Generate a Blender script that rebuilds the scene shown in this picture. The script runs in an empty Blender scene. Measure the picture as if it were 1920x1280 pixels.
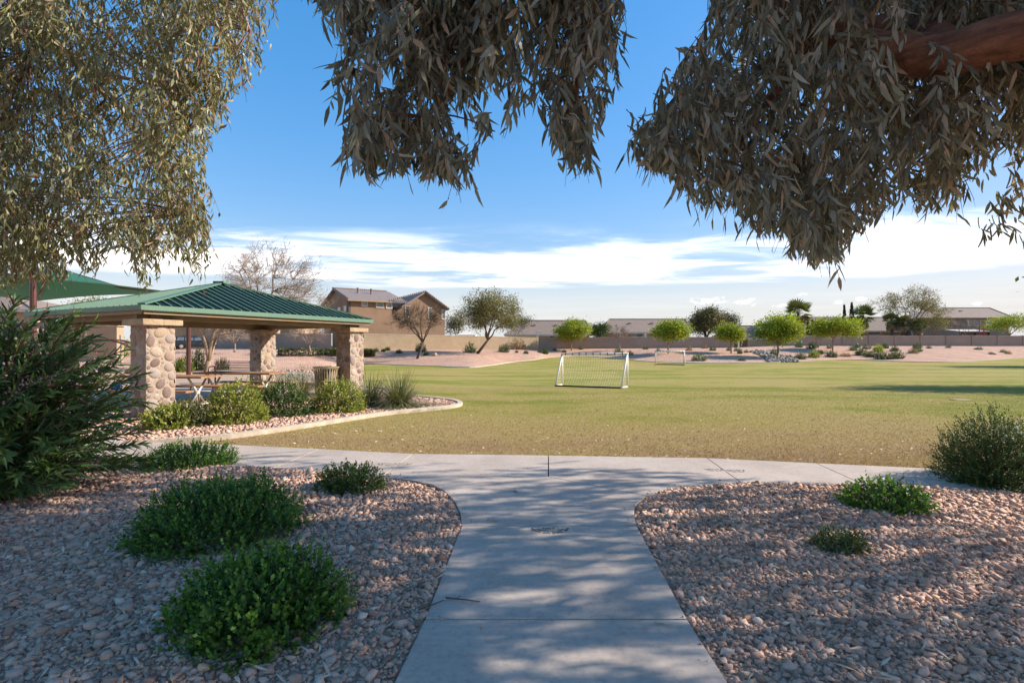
import bpy, bmesh, math, random
import numpy as np
from mathutils import Vector, Matrix
from mathutils.bvhtree import BVHTree
from mathutils.geometry import delaunay_2d_cdt

sc = bpy.context.scene
COL = sc.collection
R = math.radians

# ------------------------------------------------------------------ camera
EYE = 1.55
cam = bpy.data.cameras.new('camera')
cam.lens = 18.0; cam.sensor_width = 36.0
cam.shift_y = 8 / 1920
cam.clip_start = 0.05; cam.clip_end = 3000
cam_o = bpy.data.objects.new('camera', cam)
cam_o.location = (0, 0, EYE); cam_o.rotation_euler = (R(90), 0, 0)
COL.objects.link(cam_o); sc.camera = cam_o

# ------------------------------------------------------------------ world and sun
SUN_EL, SUN_AZ = R(31), R(83)
S = Vector((math.cos(SUN_EL) * math.sin(SUN_AZ), math.cos(SUN_EL) * math.cos(SUN_AZ), math.sin(SUN_EL)))
world = bpy.data.worlds.new('World'); sc.world = world; world.use_nodes = True
world.cycles.sampling_method = 'MANUAL'; world.cycles.sample_map_resolution = 256
wt = world.node_tree; wn = wt.nodes; wl = wt.links
bg = wn['Background']; bg.inputs[1].default_value = 0.14
sky = wn.new('ShaderNodeTexSky'); sky.sky_type = 'NISHITA'; sky.sun_disc = False
sky.sun_elevation = SUN_EL; sky.sun_rotation = SUN_AZ
sky.air_density = 1.0; sky.dust_density = 0.3; sky.ozone_density = 2.2
# camera white balance, a soft shoulder for the bright horizon, then colour saturation
tint = wn.new('ShaderNodeVectorMath'); tint.operation = 'MULTIPLY'; tint.inputs[1].default_value = (1.22, 0.935, 0.89); wl.new(sky.outputs[0], tint.inputs[0])
lum = wn.new('ShaderNodeVectorMath'); lum.operation = 'DOT_PRODUCT'; lum.inputs[1].default_value = (0.3, 0.4, 0.3); wl.new(tint.outputs[0], lum.inputs[0])
den = wn.new('ShaderNodeMath'); den.operation = 'MULTIPLY_ADD'; den.inputs[1].default_value = 0.30; den.inputs[2].default_value = 0.70; wl.new(lum.outputs['Value'], den.inputs[0])
inv = wn.new('ShaderNodeMath'); inv.operation = 'DIVIDE'; inv.inputs[0].default_value = 1.0; wl.new(den.outputs[0], inv.inputs[1])
shd = wn.new('ShaderNodeVectorMath'); shd.operation = 'SCALE'; wl.new(tint.outputs[0], shd.inputs[0]); wl.new(inv.outputs[0], shd.inputs['Scale'])
skyc = wn.new('ShaderNodeHueSaturation'); skyc.inputs['Saturation'].default_value = 1.6; skyc.inputs['Hue'].default_value = 0.480
wl.new(shd.outputs[0], skyc.inputs['Color'])


def wmath(op, a, b=None, c=None, clamp=False):
    n = wn.new('ShaderNodeMath'); n.operation = op; n.use_clamp = clamp
    for i, x in enumerate((a, b, c)):
        if x is None: continue
        if isinstance(x, (int, float)): n.inputs[i].default_value = x
        else: wl.new(x, n.inputs[i])
    return n.outputs[0]


def wstep(x, lo, hi):
    n = wn.new('ShaderNodeMapRange'); n.interpolation_type = 'SMOOTHSTEP'
    n.inputs[1].default_value = lo; n.inputs[2].default_value = hi
    wl.new(x, n.inputs[0]); return n.outputs[0]


tc = wn.new('ShaderNodeTexCoord')
sx = wn.new('ShaderNodeSeparateXYZ'); wl.new(tc.outputs['Generated'], sx.inputs[0])
zc = wmath('MAXIMUM', sx.outputs[2], 0.03)
cmb = wn.new('ShaderNodeCombineXYZ')
wl.new(wmath('MULTIPLY', wmath('DIVIDE', sx.outputs[0], zc), 0.55), cmb.inputs[0])
wl.new(wmath('DIVIDE', sx.outputs[1], zc), cmb.inputs[1])


def wnoise(vec, scale, detail, rough, dist=0.0):
    n = wn.new('ShaderNodeTexNoise'); n.inputs['Scale'].default_value = scale
    n.inputs['Detail'].default_value = detail; n.inputs['Roughness'].default_value = rough
    n.inputs['Distortion'].default_value = dist
    wl.new(vec, n.inputs['Vector']); return n.outputs[0]


big = wnoise(cmb.outputs[0], 0.42, 1, 0.5, 0.0)
fine = wnoise(cmb.outputs[0], 1.1, 5, 0.62, 0.6)
dens = wmath('ADD', wmath('MULTIPLY', big, 0.45), wmath('MULTIPLY', fine, 0.66))
band = wmath('MULTIPLY', wstep(sx.outputs[2], 0.095, 0.125), wmath('SUBTRACT', 1.0, wstep(sx.outputs[2], 0.175, 0.265)))
veil = wmath('MULTIPLY', wstep(sx.outputs[2], 0.0, 0.03), wmath('SUBTRACT', 1.0, wstep(sx.outputs[2], 0.05, 0.15)))
cirrus = wmath('MULTIPLY', wstep(wmath('ADD', dens, wmath('MULTIPLY', band, 0.24)), 0.60, 0.90), band)
lowveil = wmath('MULTIPLY', wstep(wmath('ADD', dens, 0.1), 0.45, 0.8), wmath('MULTIPLY', veil, 0.22))
# small fair-weather cumulus low over the horizon
az = wmath('ARCTAN2', sx.outputs[0], sx.outputs[1])
el = wmath('ARCSINE', sx.outputs[2])
pn = wn.new('ShaderNodeCombineXYZ'); wl.new(az, pn.inputs[0]); wl.new(wmath('MULTIPLY', el, 2.0), pn.inputs[1])
lump = wnoise(pn.outputs[0], 75.0, 3, 0.6)
puffs = None
for (pu, pv, pw, ph) in ((1330, 563, 52, 7), (1400, 566, 36, 8), (1480, 572, 40, 4), (1572, 566, 15, 5), (1615, 561, 14, 5), (1505, 552, 10, 4), (700, 470, 20, 4), (1830, 569, 16, 4)):
    a0 = math.atan2(pu - 960, 960); e0 = math.atan2(648 - pv, math.hypot(960, pu - 960))
    ra = pw / 960 * math.cos(a0) ** 2; re = ph / 960 * math.cos(a0)
    dx = wmath('DIVIDE', wmath('SUBTRACT', az, a0), ra)
    dy = wmath('DIVIDE', wmath('SUBTRACT', el, e0), re)
    f = wmath('SUBTRACT', 1.0, wmath('ADD', wmath('MULTIPLY', dx, dx), wmath('MULTIPLY', dy, dy)))
    puffs = f if puffs is None else wmath('MAXIMUM', puffs, f)
puff = wstep(wmath('ADD', puffs, wmath('MULTIPLY', wmath('SUBTRACT', lump, 0.5), 4.6)), 0.1, 1.5)
cover = wmath('MAXIMUM', wmath('MAXIMUM', cirrus, lowveil), wmath('MULTIPLY', puff, 0.9), clamp=True)
mixc = wn.new('ShaderNodeMixRGB'); mixc.inputs[2].default_value = (5.6, 5.3, 5.15, 1)
wl.new(wmath('MULTIPLY', wmath('POWER', cover, 1.9), 0.88), mixc.inputs[0]); hzm = wn.new('ShaderNodeMixRGB'); hzm.inputs[2].default_value = (2.0, 2.25, 2.4, 1)
wl.new(wmath('MULTIPLY', wmath('SUBTRACT', 1.0, wstep(sx.outputs[2], 0.0, 0.17)), 0.9), hzm.inputs[0]); wl.new(skyc.outputs[0], hzm.inputs[1])
wl.new(hzm.outputs[0], mixc.inputs[1])
wl.new(mixc.outputs[0], bg.inputs[0])

sun = bpy.data.lights.new('sun', 'SUN'); sun.energy = 3.0; sun.angle = R(0.53); sun.color = (1.0, 0.94, 0.86)
sun_o = bpy.data.objects.new('sun', sun); sun_o.rotation_euler = S.to_track_quat('Z', 'Y').to_euler()
sun_o.location = (20, 5, 15); COL.objects.link(sun_o)

vs = sc.view_settings
vs.view_transform = 'Standard'; vs.look = 'None'; vs.gamma = 1.0; vs.use_curve_mapping = False
vs.exposure = 1.42
sc.cycles.max_bounces = 6; sc.cycles.diffuse_bounces = 4; sc.cycles.glossy_bounces = 2; sc.cycles.transmission_bounces = 4; sc.cycles.transparent_max_bounces = 4
sc.cycles.use_denoising = True
sc.cycles.use_adaptive_sampling = True; sc.cycles.adaptive_threshold = 0.02


# ------------------------------------------------------------------ projection helpers
def px(u, v, Y):
    return Vector(((u - 960) / 960 * Y, Y, EYE + (648 - v) / 960 * Y))


def pg(u, v, z=0.0):
    Y = 960 * (EYE - z) / (v - 648)
    return Vector(((u - 960) / 960 * Y, Y, z))


def proj(p):
    y = max(p[1], 1e-3)
    return 960 + 960 * p[0] / y, 648 - 960 * (p[2] - EYE) / y


# ------------------------------------------------------------------ object helpers
def tag(o, label=None, cat=None, group=None, kind=None):
    if label: o['label'] = label
    if cat: o['category'] = cat
    if group: o['group'] = group
    if kind: o['kind'] = kind
    return o


def thing(name, label, cat, loc=(0, 0, 0), group=None, rotz=0):
    o = bpy.data.objects.new(name, None); o.empty_display_size = 0.2
    o.location = loc; o.rotation_euler = (0, 0, rotz); COL.objects.link(o)
    return tag(o, label, cat, group)


def par(o, parent, world_coords=True):
    """parent o; when its mesh is written in world coordinates, undo the parent's placement"""
    if parent is None: return o
    o.parent = parent
    if world_coords and parent.parent is None:
        m = Matrix.Translation(parent.location) @ parent.rotation_euler.to_matrix().to_4x4()
        o.matrix_parent_inverse = m.inverted()
    return o


def link(name, mesh, mat=None, parent=None, world_coords=True, kind=None):
    o = bpy.data.objects.new(name, mesh); COL.objects.link(o)
    if mat is not None and not mesh.materials: mesh.materials.append(mat)
    par(o, parent, world_coords)
    if kind: o['kind'] = kind
    return o


def np_mesh(name, V, polys, rnd=None, smooth=False):
    """V (n,3); polys: list of (m,k) index arrays"""
    me = bpy.data.meshes.new(name)
    V = np.asarray(V, dtype=np.float32)
    polys = [np.asarray(p, dtype=np.int32) for p in polys if len(p)]
    nl = sum(p.size for p in polys); nf = sum(len(p) for p in polys)
    me.vertices.add(len(V)); me.vertices.foreach_set('co', V.ravel())
    me.loops.add(nl); me.loops.foreach_set('vertex_index', np.concatenate([p.ravel() for p in polys]))
    tot = np.concatenate([np.full(len(p), p.shape[1], dtype=np.int32) for p in polys])
    start = np.concatenate([[0], np.cumsum(tot)[:-1]]).astype(np.int32)
    me.polygons.add(nf); me.polygons.foreach_set('loop_start', start)
    try: me.polygons.foreach_set('loop_total', tot)
    except Exception: pass
    if rnd is not None:
        a = me.attributes.new('rnd', 'FLOAT', 'POINT'); a.data.foreach_set('value', np.asarray(rnd, dtype=np.float32))
    me.update(calc_edges=True)
    if smooth: me.polygons.foreach_set('use_smooth', np.ones(nf, dtype=bool))
    return me


class MB:
    """collects solid shapes for one mesh"""
    def __init__(s): s.v = []; s.f = []; s.r = []; s.cur = 0.5
    def add(s, vs_, fs_):
        n = len(s.v); s.v.extend([tuple(v) for v in vs_]); s.f.extend([tuple(i + n for i in f) for f in fs_])
        s.r.extend([s.cur] * len(vs_))
    def box(s, c, size, M=None):
        x, y, z = (d / 2 for d in size)
        vs_ = [Vector((sx_ * x, sy_ * y, sz_ * z)) for sz_ in (-1, 1) for sy_ in (-1, 1) for sx_ in (-1, 1)]
        if M is not None: vs_ = [M @ v for v in vs_]
        c = Vector(c)
        s.add([v + c for v in vs_], [(0, 2, 3, 1), (4, 5, 7, 6), (0, 1, 5, 4), (2, 6, 7, 3), (0, 4, 6, 2), (1, 3, 7, 5)])
    def span(s, a, b):
        a = Vector(a); b = Vector(b); s.box((a + b) / 2, (abs(b.x - a.x), abs(b.y - a.y), abs(b.z - a.z)))
    def bar(s, a, b, w, h, up=(0, 0, 1)):
        a = Vector(a); b = Vector(b); d = b - a; L = d.length
        if L < 1e-6: return
        d.normalize(); up = Vector(up)
        if abs(d.dot(up)) > 0.99: up = Vector((0, 1, 0))
        x = d.cross(up).normalized(); z = x.cross(d)
        M = Matrix((x, d, z)).transposed()
        s.box((a + b) / 2, (w, L, h), M)
    def tube(s, pts, rad, n=6, cap=True, jit=0.0, rng=None):
        pts = [Vector(p) for p in pts]
        if isinstance(rad, (int, float)): rad = [rad] * len(pts)
        base = len(s.v); vs_ = []
        up = Vector((0.13, 0.21, 0.97))
        for i, p in enumerate(pts):
            d = pts[min(i + 1, len(pts) - 1)] - pts[max(i - 1, 0)]
            if d.length < 1e-9: d = Vector((0, 0, 1))
            d.normalize()
            x = d.cross(up)
            if x.length < 0.15: x = d.cross(Vector((1, 0.1, 0)))
            x.normalize(); y = d.cross(x)
            for k in range(n):
                a = 2 * math.pi * k / n; r = rad[i]
                if jit and rng is not None: r *= 1 + rng.uniform(-jit, jit)
                vs_.append(p + x * (r * math.cos(a)) + y * (r * math.sin(a)))
        fs_ = []
        for i in range(len(pts) - 1):
            for k in range(n):
                k2 = (k + 1) % n
                fs_.append((i * n + k, i * n + k2, (i + 1) * n + k2, (i + 1) * n + k))
        if cap and n >= 4:
            fs_.append(tuple(range(n))[::-1]); fs_.append(tuple((len(pts) - 1) * n + k for k in range(n)))
        s.add(vs_, fs_)
    def prism(s, poly, z0, z1):
        n = len(poly)
        vs_ = [(p[0], p[1], z0) for p in poly] + [(p[0], p[1], z1) for p in poly]
        fs_ = [tuple(range(n))[::-1], tuple(range(n, 2 * n))] + [(i, (i + 1) % n, n + (i + 1) % n, n + i) for i in range(n)]
        s.add(vs_, fs_)
    def mesh(s, name, smooth=False):
        me = bpy.data.meshes.new(name); me.from_pydata(s.v, [], s.f)
        a = me.attributes.new('rnd', 'FLOAT', 'POINT'); a.data.foreach_set('value', s.r)
        me.update()
        if smooth: me.polygons.foreach_set('use_smooth', [True] * len(me.polygons))
        return me
    def build(s, name, mat, parent=None, world_coords=True, smooth=False, bevel=0.0, kind=None):
        me = s.mesh(name, smooth)
        if bevel:
            bm = bmesh.new(); bm.from_mesh(me)
            bmesh.ops.bevel(bm, geom=[e for e in bm.edges if e.is_manifold and e.calc_face_angle(0) > 0.6], offset=bevel, segments=2, affect='EDGES', profile=0.7)
            bm.to_mesh(me); bm.free()
        return link(name, me, mat, parent, world_coords, kind)


def copy_tree(root, loc, rotz=0.0, scale=1.0, label=None, group=None):
    r = root.copy(); COL.objects.link(r); r.location = loc; r.rotation_euler = (0, 0, rotz)
    r.scale = (scale, scale, scale) if isinstance(scale, (int, float)) else scale
    if label: r['label'] = label
    if group: r['group'] = group
    for ch in list(root.children):
        c = ch.copy(); COL.objects.link(c); c.parent = r
        for g in list(ch.children):
            d = g.copy(); COL.objects.link(d); d.parent = c
    return r


# ------------------------------------------------------------------ materials
def newmat(name):
    m = bpy.data.materials.new(name); m.use_nodes = True
    return m, m.node_tree.nodes, m.node_tree.links, m.node_tree.nodes['Principled BSDF']


def ramp(nodes, links, fac, stops):
    r = nodes.new('ShaderNodeValToRGB'); links.new(fac, r.inputs[0])
    e = r.color_ramp.elements
    while len(e) < len(stops): e.new(0.5)
    for k, (p, c) in enumerate(stops):
        e[k].position = p; e[k].color = (*c, 1)
    return r.outputs[0]


def noise(nodes, links, scale, detail=4, rough=0.55, vec=None, coord='Object', stretch=None, dist=0.0):
    n = nodes.new('ShaderNodeTexNoise'); n.inputs['Scale'].default_value = scale
    n.inputs['Detail'].default_value = detail; n.inputs['Roughness'].default_value = rough
    n.inputs['Distortion'].default_value = dist
    if vec is None:
        t = nodes.new('ShaderNodeTexCoord'); vec = t.outputs[coord]
    if stretch:
        mp = nodes.new('ShaderNodeMapping'); mp.inputs['Scale'].default_value = stretch
        links.new(vec, mp.inputs['Vector']); vec = mp.outputs[0]
    links.new(vec, n.inputs['Vector'])
    return n.outputs[0]


def bump(nodes, links, bsdf, height, strength=0.4, dist=0.02):
    b = nodes.new('ShaderNodeBump'); b.inputs['Strength'].default_value = strength
    b.inputs['Distance'].default_value = dist
    links.new(height, b.inputs['Height']); links.new(b.outputs[0], bsdf.inputs['Normal'])


def W(c): return (min(1, c[0] * 1.08), c[1] * .97, c[2] * .80)


def surf(name, c1, c2, scale=6.0, rough=0.85, bs=0.0, bscale=40.0, metal=0.0, lo=0.35, hi=0.65, stretch=None, spec=0.5, bdist=0.01):
    """two-tone mottled surface with fine relief"""
    m, n, l, b = newmat(name)
    f = noise(n, l, scale, 6, 0.6, stretch=stretch)
    col = ramp(n, l, f, [(lo, W(c1)), (hi, W(c2))])
    l.new(col, b.inputs['Base Color'])
    b.inputs['Roughness'].default_value = rough; b.inputs['Metallic'].default_value = metal
    b.inputs['Specular IOR Level'].default_value = spec
    if bs: bump(n, l, b, noise(n, l, bscale, 5, 0.6), bs, bdist)
    return m


def vary(name, stops, rough=0.85, bs=0.0, bscale=60.0, grain=0.0, spec=0.4):
    """colour by the per-vertex random value"""
    m, n, l, b = newmat(name)
    a = n.new('ShaderNodeAttribute'); a.attribute_name = 'rnd'
    f = a.outputs['Fac']
    if grain:
        ad = n.new('ShaderNodeMath'); ad.operation = 'MULTIPLY_ADD'
        l.new(noise(n, l, bscale, 4, 0.6), ad.inputs[0]); ad.inputs[1].default_value = grain
        s2 = n.new('ShaderNodeMath'); s2.operation = 'SUBTRACT'; l.new(f, s2.inputs[0]); s2.inputs[1].default_value = grain / 2
        l.new(s2.outputs[0], ad.inputs[2]); f = ad.outputs[0]
    l.new(ramp(n, l, f, [(p_, W(c_)) for p_, c_ in stops]), b.inputs['Base Color'])
    b.inputs['Roughness'].default_value = rough; b.inputs['Specular IOR Level'].default_value = spec
    if bs: bump(n, l, b, noise(n, l, bscale, 4, 0.6), bs, 0.006)
    return m


def leafmat(name, stops, trans=0.3, rough=0.55, tint=(1.2, 1.25, 0.6), spec=0.4):
    m, n, l, b = newmat(name)
    a = n.new('ShaderNodeAttribute'); a.attribute_name = 'rnd'
    col = ramp(n, l, a.outputs['Fac'], [(p_, W(c_)) for p_, c_ in stops])
    l.new(col, b.inputs['Base Color']); b.inputs['Roughness'].default_value = rough
    b.inputs['Specular IOR Level'].default_value = spec
    t = n.new('ShaderNodeBsdfTranslucent')
    mm = n.new('ShaderNodeMixRGB'); mm.blend_type = 'MULTIPLY'; mm.inputs[0].default_value = 1; mm.inputs[2].default_value = (*tint, 1)
    l.new(col, mm.inputs[1]); l.new(mm.outputs[0], t.inputs[0])
    mx = n.new('ShaderNodeMixShader'); mx.inputs[0].default_value = trans
    l.new(b.outputs[0], mx.inputs[1]); l.new(t.outputs[0], mx.inputs[2])
    l.new(mx.outputs[0], n['Material Output'].inputs[0])
    return m


def plain(name, c, rough=0.6, metal=0.0, spec=0.5, var=0.12, scale=8.0):
    c2 = tuple(min(1, x * (1 + var)) for x in c); c1 = tuple(x * (1 - var) for x in c)
    return surf(name, c1, c2, scale, rough, metal=metal, spec=spec)


M = {}
# concrete: pale grey-beige, faint trowel streaks, dark flecks
m, n, l, b = newmat('concrete')
f1 = noise(n, l, 1.3, 6, 0.6); f2 = noise(n, l, 26, 5, 0.7); f3 = noise(n, l, 4.0, 4, 0.6, stretch=(1, 9, 1))
c1 = ramp(n, l, f1, [(0.3, (0.435, 0.345, 0.275)), (0.7, (0.56, 0.45, 0.365))])
c2 = ramp(n, l, f2, [(0.30, (0.72, 0.71, 0.70)), (0.52, (1, 1, 1))])
c3 = ramp(n, l, f3, [(0.3, (0.88, 0.88, 0.88)), (0.65, (1.0, 1.0, 1.0))])
x1 = n.new('ShaderNodeMixRGB'); x1.blend_type = 'MULTIPLY'; x1.inputs[0].default_value = 0.75
l.new(c1, x1.inputs[1]); l.new(c2, x1.inputs[2])
x2 = n.new('ShaderNodeMixRGB'); x2.blend_type = 'MULTIPLY'; x2.inputs[0].default_value = 0.8
l.new(x1.outputs[0], x2.inputs[1]); l.new(c3, x2.inputs[2]); l.new(x2.outputs[0], b.inputs['Base Color'])
b.inputs['Roughness'].default_value = 0.82; b.inputs['Specular IOR Level'].default_value = 0.35
bump(n, l, b, noise(n, l, 90, 4, 0.7, stretch=(1, 3, 1)), 0.25, 0.004)
M['concrete'] = m
M['curb'] = surf('curb_concrete', (0.40, 0.36, 0.32), (0.55, 0.50, 0.45), 5, 0.9, 0.4, 60)
M['joint'] = plain('joint_filler', (0.05, 0.045, 0.045), 0.9)
# lawn: green and straw patches, browner and littered towards the path
m, n, l, b = newmat('lawn')
t = n.new('ShaderNodeTexCoord'); so = n.new('ShaderNodeSeparateXYZ'); l.new(t.outputs['Object'], so.inputs[0])
pa = noise(n, l, 0.22, 5, 0.6, stretch=(0.5, 1.2, 1)); pb = noise(n, l, 1.1, 6, 0.7, stretch=(0.6, 1.0, 1)); pc = noise(n, l, 16, 6, 0.75, stretch=(0.6, 1, 1))
ad = n.new('ShaderNodeMath'); ad.operation = 'MULTIPLY_ADD'; l.new(pb, ad.inputs[0]); ad.inputs[1].default_value = 0.55; l.new(pa, ad.inputs[2])
near = n.new('ShaderNodeMapRange'); near.interpolation_type = 'SMOOTHSTEP'
near.inputs[1].default_value = 6.5; near.inputs[2].default_value = 13.5; near.inputs[3].default_value = -0.30; near.inputs[4].default_value = 0.0
l.new(so.outputs[1], near.inputs[0])
ad2 = n.new('ShaderNodeMath'); ad2.operation = 'ADD'; l.new(ad.outputs[0], ad2.inputs[0]); l.new(near.outputs[0], ad2.inputs[1])
ad3 = n.new('ShaderNodeMath'); ad3.operation = 'MULTIPLY_ADD'; l.new(pc, ad3.inputs[0]); ad3.inputs[1].default_value = 0.25; l.new(ad2.outputs[0], ad3.inputs[2])
col = ramp(n, l, ad3.outputs[0], [(0.42, (0.34, 0.21, 0.115)), (0.64, (0.41, 0.29, 0.12)), (0.86, (0.375, 0.30, 0.085)), (1.0, (0.23, 0.235, 0.035))])
dk = ramp(n, l, noise(n, l, 55, 4, 0.8), [(0.30, (0.55, 0.52, 0.45)), (0.55, (1, 1, 1))])
x1 = n.new('ShaderNodeMixRGB'); x1.blend_type = 'MULTIPLY'; x1.inputs[0].default_value = 0.8
l.new(col, x1.inputs[1]); l.new(dk, x1.inputs[2]); l.new(x1.outputs[0], b.inputs['Base Color'])
b.inputs['Roughness'].default_value = 0.95; b.inputs['Specular IOR Level'].default_value = 0.1
bump(n, l, b, noise(n, l, 70, 4, 0.8), 0.8, 0.03)
M['lawn'] = m
M['grass'] = leafmat('grass_blades', [(0.0, (0.30, 0.20, 0.11)), (0.5, (0.40, 0.31, 0.15)), (0.8, (0.24, 0.24, 0.06)), (1, (0.14, 0.20, 0.03))], 0.2, 0.8)
M['litter'] = leafmat('dry_leaf', [(0.0, (0.30, 0.20, 0.14)), (0.5, (0.48, 0.40, 0.33)), (1, (0.68, 0.62, 0.55))], 0.1, 0.8)
# crushed stone
GR = [(0.0, (0.25, 0.16, 0.135)), (0.3, (0.44, 0.295, 0.245)), (0.55, (0.54, 0.375, 0.32)), (0.8, (0.60, 0.44, 0.40)), (0.93, (0.60, 0.38, 0.25)), (1, (0.73, 0.60, 0.55))]
M['stone'] = vary('crushed_stone', GR, 0.9, 0.5, 90, 0.18, 0.25)
m, n, l, b = newmat('gravel')
vo = n.new('ShaderNodeTexVoronoi'); vo.inputs['Scale'].default_value = 22; t = n.new('ShaderNodeTexCoord'); l.new(t.outputs['Object'], vo.inputs['Vector'])
sp = n.new('ShaderNodeSeparateColor'); l.new(vo.outputs['Color'], sp.inputs[0])
col = ramp(n, l, sp.outputs[0], [(p_, W(c_)) for p_, c_ in GR])
lg = ramp(n, l, noise(n, l, 0.25, 4, 0.6), [(0.3, (0.85, 0.84, 0.84)), (0.7, (1.1, 1.06, 1.02))])
x1 = n.new('ShaderNodeMixRGB'); x1.blend_type = 'MULTIPLY'; x1.inputs[0].default_value = 1; l.new(col, x1.inputs[1]); l.new(lg, x1.inputs[2])
l.new(x1.outputs[0], b.inputs['Base Color']); b.inputs['Roughness'].default_value = 0.95; b.inputs['Specular IOR Level'].default_value = 0.15
iv = n.new('ShaderNodeMath'); iv.operation = 'SUBTRACT'; iv.inputs[0].default_value = 1.0; l.new(vo.outputs['Distance'], iv.inputs[1])
bump(n, l, b, iv.outputs[0], 0.9, 0.03)
M['gravel'] = m
M['soil'] = surf('soil', (0.27, 0.19, 0.155), (0.37, 0.27, 0.22), 9, 0.95, 0.6, 50)
M['dirt'] = surf('desert_ground', (0.30, 0.22, 0.17), (0.38, 0.29, 0.22), 0.4, 0.95, 0.4, 8)
M['sand'] = surf('playground_sand', (0.36, 0.27, 0.21), (0.44, 0.34, 0.27), 0.8, 0.95, 0.4, 12)
M['asphalt'] = surf('asphalt', (0.20, 0.19, 0.185), (0.27, 0.255, 0.25), 2, 0.9, 0.3, 60)
# bark, leaves
M['bark_red'] = surf('bark_red', (0.085, 0.030, 0.018), (0.22, 0.095, 0.055), 5, 0.85, 0.9, 22, stretch=(1, 1, 4), bdist=0.02)
M['bark_pale'] = surf('bark_pale', (0.22, 0.16, 0.12), (0.36, 0.29, 0.23), 4, 0.9, 0.7, 14, stretch=(1, 1, 0.3))
M['bark_dark'] = surf('bark_dark', (0.055, 0.038, 0.030), (0.11, 0.08, 0.06), 4, 0.9, 0.7, 12, stretch=(1, 1, 0.3))
M['bark_grey'] = surf('bark_grey', (0.20, 0.155, 0.135), (0.33, 0.27, 0.24), 3, 0.9, 0.6, 12, stretch=(1, 1, 0.3))
M['twig'] = plain('twig_bark', (0.13, 0.075, 0.055), 0.8)
M['euc'] = leafmat('eucalyptus_leaf', [(0, (0.10, 0.10, 0.085)), (0.35, (0.19, 0.195, 0.165)), (0.7, (0.31, 0.32, 0.285)), (0.9, (0.42, 0.40, 0.37)), (1, (0.42, 0.30, 0.24))], 0.42, 0.45, (1.15, 1.1, 0.72))
M['euc_l'] = leafmat('eucalyptus_leaf_silvery', [(0, (0.10, 0.115, 0.045)), (0.4, (0.18, 0.19, 0.085)), (0.75, (0.27, 0.26, 0.14)), (0.9, (0.29, 0.26, 0.17)), (1, (0.27, 0.14, 0.09))], 0.25, 0.45, (1.2, 1.1, 0.6))
M['oleander'] = leafmat('oleander_leaf', [(0, (0.04, 0.085, 0.03)), (0.5, (0.075, 0.145, 0.045)), (0.85, (0.12, 0.20, 0.055)), (1, (0.2, 0.24, 0.08))], 0.2, 0.4)
M['flower'] = leafmat('oleander_flower', [(0, (0.40, 0.12, 0.17)), (0.6, (0.60, 0.33, 0.42)), (1, (0.70, 0.5, 0.62))], 0.3, 0.7, (1.1, 0.9, 0.9))
M['carissa'] = leafmat('carissa_leaf', [(0, (0.03, 0.065, 0.016)), (0.4, (0.065, 0.15, 0.026)), (0.75, (0.15, 0.29, 0.045)), (1, (0.30, 0.43, 0.09))], 0.36, 0.4, (1.2, 1.3, 0.5), 0.35)
M['shrub_y'] = leafmat('bright_shrub_leaf', [(0, (0.09, 0.13, 0.025)), (0.4, (0.20, 0.25, 0.045)), (0.75, (0.32, 0.36, 0.065)), (1, (0.46, 0.43, 0.10))], 0.38, 0.5)
M['shrub_o'] = leafmat('olive_shrub_leaf', [(0, (0.045, 0.06, 0.022)), (0.5, (0.09, 0.115, 0.04)), (0.85, (0.13, 0.15, 0.05)), (1, (0.2, 0.17, 0.08))], 0.25, 0.6)
M['shrub_g'] = leafmat('green_shrub_leaf', [(0, (0.03, 0.06, 0.015)), (0.6, (0.07, 0.12, 0.025)), (1, (0.13, 0.18, 0.04))], 0.25, 0.6)
M['juniper'] = leafmat('juniper_needle', [(0, (0.04, 0.07, 0.03)), (0.6, (0.10, 0.15, 0.07)), (1, (0.18, 0.23, 0.11))], 0.2, 0.7)
M['blade'] = leafmat('blade_plant', [(0, (0.09, 0.115, 0.05)), (0.6, (0.19, 0.21, 0.11)), (1, (0.34, 0.31, 0.19))], 0.2, 0.55)
M['lime'] = leafmat('lime_leaf', [(0, (0.13, 0.19, 0.02)), (0.5, (0.27, 0.35, 0.03)), (1, (0.42, 0.47, 0.065))], 0.35, 0.6)
M['palo'] = leafmat('palo_verde_leaf', [(0, (0.08, 0.085, 0.025)), (0.5, (0.17, 0.165, 0.055)), (1, (0.29, 0.27, 0.10))], 0.3, 0.6)
M['mesq'] = leafmat('mesquite_twiglet', [(0, (0.10, 0.075, 0.05)), (0.6, (0.19, 0.15, 0.09)), (1, (0.27, 0.22, 0.12))], 0.2, 0.8)
M['dark_tree'] = leafmat('dark_tree_leaf', [(0, (0.06, 0.065, 0.03)), (0.6, (0.14, 0.135, 0.06)), (1, (0.24, 0.22, 0.11))], 0.2, 0.6)
M['tan_leaf'] = leafmat('dead_leaf_tan', [(0, (0.20, 0.14, 0.08)), (1, (0.38, 0.29, 0.18))], 0.2, 0.8)
M['palm'] = leafmat('palm_leaf', [(0, (0.09, 0.115, 0.035)), (0.6, (0.18, 0.215, 0.065)), (1, (0.30, 0.32, 0.12))], 0.15, 0.5)
M['cypress'] = leafmat('cypress_leaf', [(0, (0.015, 0.025, 0.012)), (1, (0.05, 0.065, 0.03))], 0.1, 0.8)
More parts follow.
